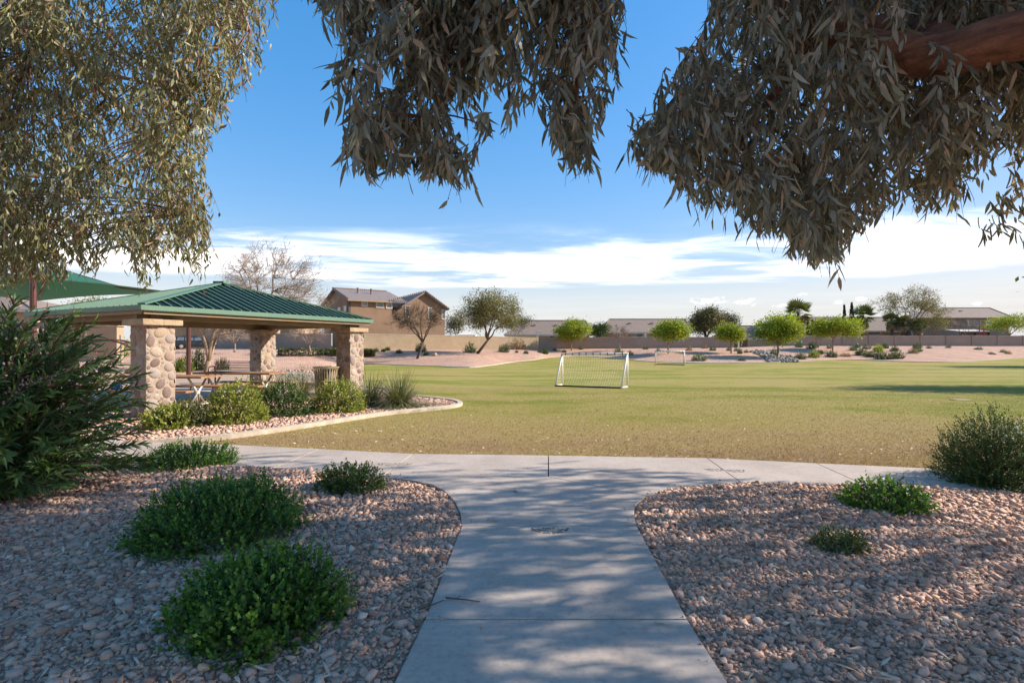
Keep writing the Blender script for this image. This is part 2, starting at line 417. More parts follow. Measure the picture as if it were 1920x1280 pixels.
# built things
M['cobble'] = vary('river_cobble', [(0, (0.20, 0.135, 0.105)), (0.3, (0.31, 0.225, 0.18)), (0.55, (0.40, 0.27, 0.19)), (0.8, (0.37, 0.31, 0.27)), (1, (0.47, 0.36, 0.26))], 0.8, 0.5, 30, 0.5)
M['mortar'] = surf('mortar', (0.31, 0.26, 0.23), (0.44, 0.38, 0.34), 10, 0.95, 0.8, 45, bdist=0.02)
M['cap'] = surf('cap_stone', (0.33, 0.25, 0.18), (0.47, 0.38, 0.29), 5, 0.9, 0.8, 24, bdist=0.02)
M['roofgreen'] = plain('roof_panel_green', (0.004, 0.014, 0.016), 0.6, 0.0, 0.25, 0.08)
M['trimgreen'] = plain('roof_trim_green', (0.095, 0.195, 0.15), 0.5, 0.0, 0.5, 0.06)
M['beam'] = surf('beam_tan', (0.27, 0.21, 0.15), (0.33, 0.26, 0.19), 3, 0.7, 0.2, 40)
M['deck'] = plain('roof_underside', (0.16, 0.17, 0.12), 0.6)
M['sail'] = leafmat('shade_fabric', [(0, (0.03, 0.13, 0.09)), (1, (0.04, 0.15, 0.11))], 0.18, 0.7, (0.9, 1.3, 1.0))
M['brown_steel'] = plain('brown_steel', (0.085, 0.035, 0.03), 0.45, 0.2)
M['galv'] = plain('galvanised_tube', (0.55, 0.55, 0.54), 0.4, 0.6)
M['plank'] = surf('table_plank', (0.24, 0.13, 0.07), (0.36, 0.21, 0.12), 3, 0.75, 0.3, 30, stretch=(0.3, 4, 4))
M['canbeige'] = plain('trash_can_beige', (0.38, 0.32, 0.22), 0.6)
M['black'] = plain('black_plastic', (0.02, 0.02, 0.02), 0.6)
M['white'] = plain('white_paint', (0.72, 0.71, 0.69), 0.45, 0, 0.5, 0.05)
M['net'] = plain('net_cord', (0.75, 0.73, 0.66), 0.8)
M['blockwall_l'] = surf('block_wall_cream', (0.36, 0.27, 0.17), (0.44, 0.34, 0.22), 0.9, 0.95, 0.4, 12)
M['blockwall_c'] = surf('block_wall_taupe', (0.27, 0.21, 0.165), (0.33, 0.265, 0.205), 0.6, 0.95, 0.4, 12)
M['wallcap'] = surf('wall_cap', (0.40, 0.34, 0.27), (0.50, 0.44, 0.36), 2, 0.9)
M['stucco_brown'] = surf('stucco_brown', (0.235, 0.155, 0.11), (0.28, 0.19, 0.14), 0.5, 0.95, 0.3, 20)
M['stucco_grey'] = surf('stucco_grey', (0.17, 0.165, 0.17), (0.20, 0.195, 0.20), 0.5, 0.95, 0.3, 20)
M['stucco_tan'] = surf('stucco_tan', (0.33, 0.25, 0.18), (0.40, 0.31, 0.23), 0.5, 0.95, 0.3, 20)
M['stucco_dark'] = surf('door_brown', (0.09, 0.07, 0.06), (0.12, 0.095, 0.08), 0.5, 0.9)
M['trim'] = plain('window_trim', (0.60, 0.56, 0.52), 0.6)
M['fasciabrown'] = plain('fascia_brown', (0.16, 0.10, 0.07), 0.7)
mg, n, l, b = newmat('window_glass'); b.inputs['Base Color'].default_value = (0.10, 0.12, 0.13, 1); b.inputs['Roughness'].default_value = 0.06; b.inputs['Specular IOR Level'].default_value = 0.9
l.new(ramp(n, l, noise(n, l, 0.8, 2), [(0.3, (0.07, 0.08, 0.085)), (0.7, (0.22, 0.23, 0.23))]), b.inputs['Base Color']); M['glass'] = mg


def tilemat(name, c1, c2, ax):
    m, n, l, b = newmat(name)
    w = n.new('ShaderNodeTexWave'); w.wave_type = 'BANDS'; w.bands_direction = ax; w.inputs['Scale'].default_value = 1.05
    w.inputs['Distortion'].default_value = 0.25; t = n.new('ShaderNodeTexCoord'); l.new(t.outputs['UV' if False else 'Object'], w.inputs['Vector'])
    f = noise(n, l, 3.0, 5, 0.7)
    col = ramp(n, l, f, [(0.3, c1), (0.7, c2)])
    l.new(col, b.inputs['Base Color']); b.inputs['Roughness'].default_value = 0.9
    bump(n, l, b, w.outputs['Fac'], 1.0, 0.08)
    return m


M['tile_x'] = tilemat('roof_tile_a', (0.20, 0.15, 0.13), (0.31, 0.245, 0.215), 'X')
M['tile_y'] = tilemat('roof_tile_b', (0.20, 0.15, 0.13), (0.31, 0.245, 0.215), 'Y')
M['shingle'] = surf('roof_tile_flat', (0.20, 0.155, 0.14), (0.27, 0.215, 0.195), 1.2, 0.9, 0.6, 10, stretch=(1, 4, 4))

rng = np.random.default_rng(7)
rnd = random.Random(11)


def sstep(a, b_, x):
    t = np.clip((np.asarray(x, float) - a) / (b_ - a), 0, 1)
    return t * t * (3 - 2 * t)


def inpoly(P, poly):
    P = np.asarray(P, float); x, y = P[:, 0], P[:, 1]
    c = np.zeros(len(P), bool); n = len(poly)
    for i in range(n):
        x1, y1 = poly[i][0], poly[i][1]; x2, y2 = poly[(i + 1) % n][0], poly[(i + 1) % n][1]
        k = ((y1 > y) != (y2 > y))
        with np.errstate(divide='ignore', invalid='ignore'):
            xi = (x2 - x1) * (y - y1) / (y2 - y1 + 1e-12) + x1
        c ^= k & (x < xi)
    return c


def smooth_poly(pts, n=6, closed=False):
    """Catmull-Rom through points (2D or 3D)"""
    P = [np.array(p, float) for p in pts]; out = []
    N = len(P); last = N if closed else N - 1
    for i in range(last):
        p0 = P[(i - 1) % N] if (closed or i > 0) else P[0]
        p1 = P[i]; p2 = P[(i + 1) % N]
        p3 = P[(i + 2) % N] if (closed or i + 2 < N) else P[-1]
        for k in range(n):
            t = k / n
            out.append(0.5 * ((2 * p1) + (-p0 + p2) * t + (2 * p0 - 5 * p1 + 4 * p2 - p3) * t * t + (-p0 + 3 * p1 - 3 * p2 + p3) * t ** 3))
    if not closed: out.append(P[-1])
    return out


# ------------------------------------------------------------------ the lie of the land
def gl(x, y):
    x = np.asarray(x, float); y = np.asarray(y, float)
    return -0.6 * sstep(9, 40, y + 0.8 * np.minimum(x + 2, 0)) + 0.5 * sstep(58, 80, y)


def grid_mesh(name, xs, ys, zf):
    X, Y = np.meshgrid(xs, ys); Z = zf(X, Y)
    V = np.stack([X, Y, Z], -1).reshape(-1, 3); nx, ny = len(xs), len(ys)
    i = np.arange(ny - 1)[:, None] * nx + np.arange(nx - 1)[None]
    F = np.stack([i, i + 1, i + nx + 1, i + nx], -1).reshape(-1, 4)
    return np_mesh(name, V, [F], smooth=True)


def gbase(X, Y):
    inside = sstep(-75, -60, X) * (1 - sstep(100, 120, X)) * (1 - sstep(86, 98, Y))
    return 0.75 * (1 - inside) + -1.3 * inside


gx = np.concatenate([np.linspace(-1500, -120, 12), np.linspace(-110, 150, 53), np.linspace(180, 1500, 12)])
gy = np.concatenate([np.linspace(-400, -40, 8), np.linspace(-30, 150, 46), np.linspace(180, 2200, 14)])
tag(link('ground', grid_mesh('ground', gx, gy, gbase), M['dirt']), kind='structure')
lx = np.concatenate([np.linspace(-34, -6, 15), np.linspace(-5, 30, 36), np.linspace(32, 118, 44)])
ly = np.concatenate([np.linspace(-12, 5, 6), np.linspace(5.5, 30, 50), np.linspace(31, 84, 54)])
lawn_o = tag(link('lawn', grid_mesh('lawn', lx, ly, gl), M['lawn']), kind='structure')


def cdt_sheet(name, poly, step, zf, mat, jitter=0.0):
    poly = [(p[0], p[1]) for p in poly]
    xs = [p[0] for p in poly]; ys = [p[1] for p in poly]
    gx_, gy_ = np.meshgrid(np.arange(min(xs), max(xs), step), np.arange(min(ys), max(ys), step))
    Q = np.stack([gx_.ravel(), gy_.ravel()], 1) + rng.uniform(-.15, .15, (gx_.size, 2)) * step
    Q = Q[inpoly(Q, poly)]
    verts = [Vector(p) for p in poly] + [Vector(q) for q in Q]
    n = len(poly)
    vo, eo, fo, *_ = delaunay_2d_cdt(verts, [(i, (i + 1) % n) for i in range(n)], [], 1, 1e-4)
    V = np.array([(v.x, v.y, 0) for v in vo]); V[:, 2] = zf(V[:, 0], V[:, 1])
    F = []
    for f in fo:
        a, b_, c = (V[i] for i in f[:3])
        F.append(f if (b_[0] - a[0]) * (c[1] - a[1]) - (b_[1] - a[1]) * (c[0] - a[0]) > 0 else f[::-1])
    me = np_mesh(name, V, [np.array(F)], smooth=True)
    return link(name, me, mat)


# gravel slope that climbs from the lawn to the block walls
def lawnpt(u, v):
    d = Vector(((u - 960) / 960, 1, (648 - v) / 960)); o = Vector((0, 0, EYE)); t = 2.0
    while t < 140:
        p = o + d * t
        if p.z < float(gl(p.x, p.y)): break
        t += 0.05
    return (p.x, p.y, float(gl(p.x, p.y)))


WL0, WL1 = Vector((-22.2, 66, .95)), Vector((4.3, 84, .98))          # cream wall
WC0, WC1 = Vector((4.4, 84.2, 1.0)), Vector((37.0, 85.5, 1.2))       # taupe wall in the middle
WR0, WR1 = Vector((48.8, 89.5, 1.5)), Vector((122, 91, 1.45))         # taupe wall on the right


def on(a, b_, u):
    k = (u - 960) / 960; d = b_ - a
    t = (k * a.y - a.x) / (d.x - k * d.y)
    return a + d * t


edge_px = [(640, 684), (700, 683), (760, 685), (820, 687), (880, 689), (920, 685), (960, 679), (1000, 675), (1030, 670), (1075, 668.5), (1120, 669.5), (1170, 674), (1230, 679),
           (1300, 681), (1380, 681), (1440, 680), (1480, 678.5), (1540, 676), (1600, 675), (1660, 677), (1720, 679), (1780, 679), (1840, 676), (1890, 672.5), (1950, 670.5), (2080, 669)]
bot = [(-6.3, 20.5, float(gl(-6.3, 20.5))), (-8.6, 25, float(gl(-8.6, 25))), (-12.5, 34, float(gl(-12.5, 34))), (-16.8, 44, float(gl(-16.8, 44)))]
top = [(-42, 16, .35), (-52, 34, .85), (-50, 54, 1.02), (-37, 66, 1.02)]
for (u, v) in edge_px:
    bot.append(lawnpt(u, v))
    if u <= 1010: q = on(WL0, WL1, max(u, 648)); top.append((q.x - .2, q.y + .35, q.z))
    elif u <= 1380: q = on(WC0, WC1, u); top.append((q.x, q.y + .4, q.z))
    elif u < 1480: t_ = (u - 1380) / 100; q = WC1.lerp(WR0, t_); top.append((q.x + .3, q.y + 3.0, q.z))
    else: q = on(WR0, WR1, u); top.append((q.x, q.y + .4, q.z))
bs_ = smooth_poly(bot, 5); ts_ = smooth_poly(top, 5)
NS = 18; V = []
for i, (p, q) in enumerate(zip(bs_, ts_)):
    for k in range(NS + 1):
        t = k / NS
        z = p[2] + (q[2] - p[2]) * (0.35 * t + 0.65 * float(sstep(-.1, .95, t) - sstep(-.1, .95, 0)) / float(1 - sstep(-.1, .95, 0)))
        x_, y_ = p[0] + (q[0] - p[0]) * t, p[1] + (q[1] - p[1]) * t
        z += 0.10 * math.sin(x_ * .31 + 1) * math.sin(y_ * .27) * math.sin(math.pi * t) + (0.035 if k else 0.03)
        V.append((x_, y_, z))
nn = NS + 1
F = [(i * nn + k, (i + 1) * nn + k, (i + 1) * nn + k + 1, i * nn + k + 1) for i in range(len(bs_) - 1) for k in range(NS)]
berm_me = np_mesh('gravel_slope', np.array(V), [np.array(F)[:, ::-1]], smooth=True)
berm_o = tag(link('gravel_slope', berm_me, M['gravel']), kind='structure')
# pale concrete edging between lawn and gravel slope
mb = MB()
for i in range(18, len(bs_) - 1):
    a, c = Vector(bs_[i]), Vector(bs_[i + 1]); d = (c - a).normalized()
    mb.bar(a - d * .02, c + d * .02, .16, .16)
tag(mb.build('lawn_edging', M['curb']), kind='structure')

# ------------------------------------------------------------------ concrete walk
ZP = 0.05


def P(u, v): p = pg(u, v, ZP); return (p.x, p.y)


Lb, Rb = P(737, 1280), P(1367, 1280); Lm, Rm = P(795, 1160), P(1290, 1160); Lt, Rt = P(865, 985), P(1195, 985)


def ext(a, b_, y): t = (y - a[1]) / (b_[1] - a[1]); return (a[0] + (b_[0] - a[0]) * t, y)


L0, R0 = ext(Lm, Lb, 1.35), ext(Rm, Rb, 1.35); L00, R00 = ext(Lm, Lb, -3.0), ext(Rm, Rb, -3.0)
lf = [P(862, 962), P(853, 941), P(832, 919)]; lf2 = [P(808, 907), P(770, 899.5), P(715, 894)]
rf = [P(1189, 962), P(1193, 945), P(1213, 929)]; rf2 = [P(1245, 917), P(1300, 910), P(1390, 904)]
panels = [
    [L00, R00, R0, L0],
    [L0, R0, Rm, Lm],
    [Lm, Rm, Rt, Lt],
    [Lt, Rt, rf[0], rf[1], rf[2], P(1028, 893), lf[2], lf[1], lf[0]],
    [lf[2], P(1028, 893), P(1028, 853), P(775, 850), lf2[2], lf2[1], lf2[0]],
    [lf2[2], P(775, 850), P(600, 841), P(500, 882), P(590, 887)],
    [P(500, 882), P(600, 841), P(430, 833), P(275, 873), P(400, 877)],
    [P(275, 873), P(430, 833), P(330, 829), P(275, 828), P(110, 868)],
    [P(110, 868), P(275, 828), P(60, 818), P(-200, 852)],
    [P(-200, 852), P(60, 818), P(-500, 806), P(-900, 836)],
    [rf[2], rf2[0], rf2[1], rf2[2], P(1325, 858), P(1028, 853), P(1028, 893)],
    [rf2[2], P(1630, 912.5), P(1530, 867.5), P(1325, 858)],
    [P(1630, 912.5), P(1900, 927), P(1760, 878), P(1530, 867.5)],
    [P(1900, 927), P(2400, 957), P(2050, 893), P(1760, 878)],
    [P(2400, 957), P(3300, 1010), P(2600, 921), P(2050, 893)],
]


def shrink(poly, d):
    """offset a simple polygon inwards by d"""
    n = len(poly); A = sum(poly[i][0] * poly[(i + 1) % n][1] - poly[(i + 1) % n][0] * poly[i][1] for i in range(n))
    if A < 0: poly = poly[::-1]
    out = []
    for i in range(n):
        p0, p1, p2 = Vector(poly[i - 1]), Vector(poly[i]), Vector(poly[(i + 1) % n])
        e1, e2 = (p1 - p0).normalized(), (p2 - p1).normalized()
        n1, n2 = Vector((-e1.y, e1.x)), Vector((-e2.y, e2.x)); b_ = (n1 + n2)
        b_ = b_ / max(0.35, b_.dot(n1)) if b_.length > 1e-4 else n1
        out.append(p1 + b_ * d)
    return out


walk = thing('concrete_walk', None, None); walk['kind'] = 'structure'
for pl in panels:
    mb = MB(); mb.prism([(p.x, p.y) for p in shrink(pl, 0.006)], -0.09, ZP)
    mb.build('panel', M['concrete'], walk, bevel=0.006)
mb = MB()
for pl in panels: mb.prism([(p.x, p.y) for p in shrink(pl, -0.004)], -0.1, ZP - 0.022)
mb.build('joint_filler', M['joint'], walk)
WALK = [np.array([(p.x, p.y) for p in shrink(pl, -0.012)]) for pl in panels]


def on_walk(Q):
    k = np.zeros(len(Q), bool)
    for w_ in WALK: k |= inpoly(Q, w_)
    return k


# contractor's stamps pressed into the walk: lettered arcs, worn past reading
def glyph_arc(mb, c, rad, a0, a1, nchar, size, flip=1):
    for k in range(nchar):
        if k % 9 == 6: continue
        a = a0 + (a1 - a0) * k / (nchar - 1)
        o = Vector((c[0] + rad * math.cos(a), c[1] + rad * math.sin(a), ZP + .0018))
        t = Vector((-math.sin(a), math.cos(a), 0)); r_ = Vector((math.cos(a), math.sin(a), 0))
        for j in range(3):
            q = o + t * rnd.uniform(-.4, .4) * size + r_ * rnd.uniform(-.35, .35) * size
            d = (t if rnd.random() < .5 else r_) * size * rnd.uniform(.3, .5)
            mb.bar(q - d, q + d, size * .2, .002)


def bar_text(mb, c, n, size, ang=0):
    for k in range(n):
        for j in range(3):
            q = Vector((c[0] + (k - n / 2) * size * 1.1 * math.cos(ang), c[1] + (k - n / 2) * size * 1.1 * math.sin(ang), ZP + .0018)) + Vector((rnd.uniform(-.3, .3), rnd.uniform(-.4, .4), 0)) * size
            d = Vector((1, 0, 0) if rnd.random() < .5 else (0, 1, 0)) * size * .35
            mb.bar(q - d, q + d, size * .2, .002)


mb = MB(); c0 = P(1031, 989)
glyph_arc(mb, (c0[0], c0[1] + .02), .15, R(192), R(348), 20, .021); bar_text(mb, (c0[0], c0[1] - .045), 14, .018); bar_text(mb, (c0[0], c0[1] - .012), 4, .026)
glyph_arc(mb, (c0[0], c0[1] + .0), .105, R(200), R(340), 13, .016)
mb.build('stamp', plain('stamp_shadow', (0.15, 0.13, 0.12), 0.9), walk)
mb = MB()
for (u, v) in ((725, 868.5), (757, 868.5), (1337, 879), (1378, 881)):
    c0 = P(u, v)
    for rr, nn_ in ((.10, 14), (.06, 9)): glyph_arc(mb, c0, rr, R(180), R(360), nn_, .022)
    bar_text(mb, c0, 5, .022)
mb.build('stamp', plain('stamp_worn', (0.28, 0.245, 0.22), 0.9), walk)

# ------------------------------------------------------------------ gravel beds beside the walk
near_edge_l = [(-14, 7.6), P(110, 868), P(275, 873), P(400, 877), P(500, 882), P(590, 887), lf2[2], lf2[1], lf2[0], lf[2], lf[1], lf[0], Lt, Lm, Lb, L0, L00]
bedL = [(-14, -3)] + near_edge_l
near_edge_r = [R00, R0, Rb, Rm, Rt, rf[0], rf[1], rf[2], rf2[0], rf2[1], rf2[2], P(1630, 912.5), P(1900, 927), P(2400, 957), P(3300, 1010)]
bedR = near_edge_r + [(16, 2.0), (16, -3)]


def bedz(x, y):  # gently heaped, falling to the walk's edge
    x = np.asarray(x, float); y = np.asarray(y, float)
    d = np.minimum(np.abs(x - .28) - .85, 4)
    return 0.032 + 0.035 * sstep(.1, 1.6, d) + 0.02 * np.sin(x * 1.7 + .4) * np.sin(y * 1.3)


tag(cdt_sheet('gravel_bed', bedL, .25, bedz, M['soil']), kind='structure')
tag(cdt_sheet('gravel_bed', bedR, .25, bedz, M['soil']), kind='structure')

# bed round the ramada with its pale concrete edging
curb_px = [(250, 833), (330, 827), (430, 818.5), (560, 800.5), (640, 788), (720, 775.5), (800, 766.5), (845, 761), (863, 755), (850, 748.5), (815, 743.5), (770, 739), (735, 734)]
curb = [pg(u, v, 0.03) for (u, v) in curb_px] + [Vector((-4.2, 18.6, 0)), Vector((-5.3, 19.8, 0)), Vector((-6.3, 20.5, 0))]
curb_s = [Vector((p[0], p[1], float(gl(p[0], p[1])) + .035)) for p in smooth_poly([(p.x, p.y, 0) for p in curb], 6)]
mb = MB()
for i in range(len(curb_s) - 1):
    a, c = curb_s[i], curb_s[i + 1]; d = (c - a).normalized() * .004; mb.bar(a - d, c + d, .125, .10)
tag(mb.build('bed_edging', M['curb'], bevel=0.0), kind='structure')
far_walk = [P(-900, 806), P(-500, 806), P(60, 818), P(275, 828)]
bedG = [(p[0], p[1]) for p in far_walk] + [(p.x, p.y) for p in curb_s] + [(-20, 18.9), (-42, 16.2), (-42, 9.5)]
tag(cdt_sheet('ramada_bed', bedG, .7, lambda x, y: gl(x, y) + .022 + .05 * sstep(9, 20, -x) * sstep(9, 20, y), M['gravel']), kind='structure')

# terrain to stand things on
dg_ = bpy.context.evaluated_depsgraph_get()
trees = [BVHTree.FromPolygons([v.co[:] for v in o.data.vertices], [p.vertices[:] for p in o.data.polygons]) for o in (lawn_o, berm_o)]


def land(u, v):
    """the point of the ground seen at a pixel"""
    o = Vector((0, 0, EYE)); d = Vector(((u - 960) / 960, 1, (648 - v) / 960)).normalized(); best = None
    for t in trees:
        h = t.ray_cast(o, d)
        if h[0] is not None and (best is None or h[3] < best[1]): best = (h[0], h[3])
    return best[0] if best else px(u, v, 80)


def drop(x, y):
    z = -9
    for t in trees:
        h = t.ray_cast(Vector((x, y, 30)), Vector((0, 0, -1)))
        if h[0] is not None: z = max(z, h[0].z)
    return z if z > -5 else float(gl(x, y))


# loose stone: every piece is solid, lying in the beds
ICO_V = np.array([(0, 0, 1)] + [(0.894 * math.cos(2 * math.pi * k / 5), 0.894 * math.sin(2 * math.pi * k / 5), 0.447) for k in range(5)] +
                 [(0.894 * math.cos(2 * math.pi * (k + .5) / 5), 0.894 * math.sin(2 * math.pi * (k + .5) / 5), -0.447) for k in range(5)] + [(0, 0, -1)])
ICO_F = np.array([(0, 1 + k, 1 + (k + 1) % 5) for k in range(5)] + [(1 + k, 6 + k, 1 + (k + 1) % 5) for k in range(5)] +
                 [(1 + (k + 1) % 5, 6 + k, 6 + (k + 1) % 5) for k in range(5)] + [(11, 6 + (k + 1) % 5, 6 + k) for k in range(5)])
CUB_V = np.array([(x_, y_, z_) for z_ in (-.7, .7) for y_ in (-.7, .7) for x_ in (-.7, .7)])
CUB_F = np.array([(0, 2, 3, 1), (4, 5, 7, 6), (0, 1, 5, 4), (2, 6, 7, 3), (0, 4, 6, 2), (1, 3, 7, 5)])


def rotmats(n, tilt):
    a = rng.uniform(0, 2 * np.pi, n); bx = rng.normal(0, tilt, n); by = rng.normal(0, tilt, n)
    ca, sa = np.cos(a), np.sin(a); cb, sb = np.cos(bx), np.sin(bx); cc, sn = np.cos(by), np.sin(by)
    Z = np.zeros((n, 3, 3)); Z[:, 0, 0] = ca; Z[:, 0, 1] = -sa; Z[:, 1, 0] = sa; Z[:, 1, 1] = ca; Z[:, 2, 2] = 1
    X = np.zeros((n, 3, 3)); X[:, 0, 0] = 1; X[:, 1, 1] = cb; X[:, 1, 2] = -sb; X[:, 2, 1] = sb; X[:, 2, 2] = cb
    Y = np.zeros((n, 3, 3)); Y[:, 1, 1] = 1; Y[:, 0, 0] = cc; Y[:, 0, 2] = sn; Y[:, 2, 0] = -sn; Y[:, 2, 2] = cc
    return Z @ X @ Y


def stones(name, Q, size, zf, mat, ico=True, sink=0.25, flat=0.62, parent=None):
    n = len(Q); base = ICO_V if ico else CUB_V; Fb = ICO_F if ico else CUB_F; k = len(base)
    V = base[None] * (1 + rng.uniform(-.36, .30, (n, k, 1))) + rng.normal(0, .10, (n, k, 3))
    s_ = size[:, None] * np.stack([rng.uniform(.8, 1.35, n), rng.uniform(.65, 1.05, n), rng.uniform(flat * .7, flat * 1.25, n)], 1)
    V = V * s_[:, None, :]
    V = np.einsum('nij,nkj->nki', rotmats(n, .35), V)
    pos = np.stack([Q[:, 0], Q[:, 1], zf(Q[:, 0], Q[:, 1]) + size * flat * rng.uniform(-.1, 1 - sink, n)], 1)
    V = V + pos[:, None, :]
    Fi = (Fb[None] + (np.arange(n) * k)[:, None, None]).reshape(-1, Fb.shape[1])
    r_ = np.repeat(np.clip(rng.normal(.52, .24, n), 0, 1), k)
    return link(name, np_mesh(name, V.reshape(-1, 3), [Fi], r_, smooth=False), mat, parent)


def scatter(poly, x0, x1, y0, y1, sp):
    X, Y = np.meshgrid(np.arange(x0, x1, sp), np.arange(y0, y1, sp))
    Q = np.stack([X.ravel(), Y.ravel()], 1) + rng.uniform(-.62, .62, (X.size, 2)) * sp
    Q = Q[inpoly(Q, poly)]
    fr = (np.abs(Q[:, 0]) < np.maximum(Q[:, 1], 0) * 1.06 + .5) & (Q[:, 1] > 2.1)
    Q = Q[fr]
    return Q[~on_walk(Q)]


for nm, poly in (('gravel', bedL), ('gravel', bedR)):
    xs = [p[0] for p in poly]
    A = scatter(poly, -8, 8, 2.1, 4.2, .0215); B = scatter(poly, -8, 8, 4.2, 8.6, .0285)
    sA = np.clip(rng.lognormal(math.log(.0125), .46, len(A)), .009, .036); sB = np.clip(rng.lognormal(math.log(.0165), .36, len(B)), .012, .040)
    hA = rng.uniform(0, 1, len(A)) < .6
    tag(stones(nm, A[hA], sA[hA], bedz, M['stone'], ico=False, flat=.55), 'tan and mauve angular gravel chips filling the bed', 'gravel', kind='stuff'); A, sA = A[~hA], sA[~hA]
    tag(stones(nm, A, sA, bedz, M['stone']), 'tan and mauve crushed stone gravel filling the bed', 'gravel', kind='stuff')
    tag(stones(nm, B, sB, bedz, M['stone'], ico=False), 'tan and mauve crushed stone gravel filling the bed', 'gravel', kind='stuff')
Q = scatter(bedG, -9, 0, 8, 17, .055)
tag(stones('gravel', Q, np.clip(rng.lognormal(math.log(.026), .3, len(Q)), .012, .05), lambda x, y: gl(x, y) + .03, M['stone'], ico=False), 'pale tan gravel round the ramada shrubs', 'gravel', kind='stuff')
# a few pebbles kicked onto the walk
Q = np.array([P(827, 1162)[:2], P(903, 1177), P(733, 888), P(1190, 950), P(705, 893), P(752, 890), P(650, 885), P(1350, 900), P(915, 975), P(968, 922), P(1500, 905), P(690, 884)], float)
ex = []
for ed in (near_edge_l[5:15], near_edge_r[2:13]):   # a few more spilled along the walk's edges
    for k in range(46):
        i = rnd.randrange(len(ed) - 1); t = rnd.random(); ex.append((ed[i][0] + (ed[i + 1][0] - ed[i][0]) * t + rnd.gauss(0, .06), ed[i][1] + (ed[i + 1][1] - ed[i][1]) * t + rnd.gauss(0, .05)))
ex = np.array(ex); ex = ex[on_walk(ex)]; Q = np.concatenate([Q, ex])
mb_s = stones('pebble', Q, np.concatenate([rng.uniform(.010, .018, 12), rng.uniform(.004, .012, len(Q) - 12)]), lambda x, y: np.full(len(x), ZP + .004), M['stone'], ico=True, sink=.3)
tag(mb_s, 'stray pebbles lying on the concrete walk', 'pebbles', kind='stuff')

# ------------------------------------------------------------------ leaf makers


def unit(A): return A / np.maximum(np.linalg.norm(A, axis=-1, keepdims=True), 1e-9)


LANCE = np.array([(0, 0), (.30, -.5), (.30, .5), (.68, -.38), (.68, .38), (1, 0)])
LANCE_T = np.array([(0, 2, 1), (3, 4, 5)]); LANCE_Q = np.array([(1, 2, 4, 3)])


def leaf_arrays(Pn, D, N, L, W, kind='lance', curve=None, fold=0.12):
    """Pn base points, D direction, N approx normal"""
    n = len(Pn); D = unit(D); Sd = unit(np.cross(D, N)); Nn = np.cross(Sd, D)
    if curve is None: curve = rng.normal(0, .2, n)
    if kind == 'lance':
        t = LANCE[:, 0][None, :, None]; w = LANCE[:, 1][None, :, None]
        V = Pn[:, None] + D[:, None] * (t * L[:, None, None]) + Sd[:, None] * (w * W[:, None, None]) \
            + Nn[:, None] * (np.abs(w) * 2 * fold * W[:, None, None]) + Sd[:, None] * (curve[:, None, None] * (t ** 2) * L[:, None, None]) \
            + Nn[:, None] * (-.6 * np.abs(curve)[:, None, None] * (t ** 2) * L[:, None, None])
        off = (np.arange(n) * 6)[:, None, None]
        return V.reshape(-1, 3), [(LANCE_T[None] + off).reshape(-1, 3), (LANCE_Q[None] + off).reshape(-1, 4)], 6
    T = np.array([0, .55, 1, .55])[None, :, None]; w = np.array([0, .5, 0, -.5])[None, :, None]
    V = Pn[:, None] + D[:, None] * (T * L[:, None, None]) + Sd[:, None] * (w * W[:, None, None]) + Nn[:, None] * (np.abs(w) * 2 * fold * W[:, None, None])
    return V.reshape(-1, 3), [np.arange(n * 4).reshape(-1, 4)], 4


def leaves(name, Pn, D, N, L, W, mat, parent, kind='lance', rv=None, stuff=True, curve=None, world_coords=True):
    Pn = np.asarray(Pn, float); n = len(Pn)
    V, polys, k = leaf_arrays(Pn, np.asarray(D, float), np.asarray(N, float), np.asarray(L, float), np.asarray(W, float), kind, curve)
    if rv is None: rv = rng.uniform(0, 1, n)
    return link(name, np_mesh(name, V, polys, np.repeat(rv, k), smooth=True), mat, parent, world_coords, kind='stuff' if stuff else None)


def randu(n): return unit(rng.normal(0, 1, (n, 3)))


def bez(a, b_, c, n=5):
    return [a * (1 - t) ** 2 + b_ * 2 * t * (1 - t) + c * t * t for t in [i / n for i in range(n + 1)]]


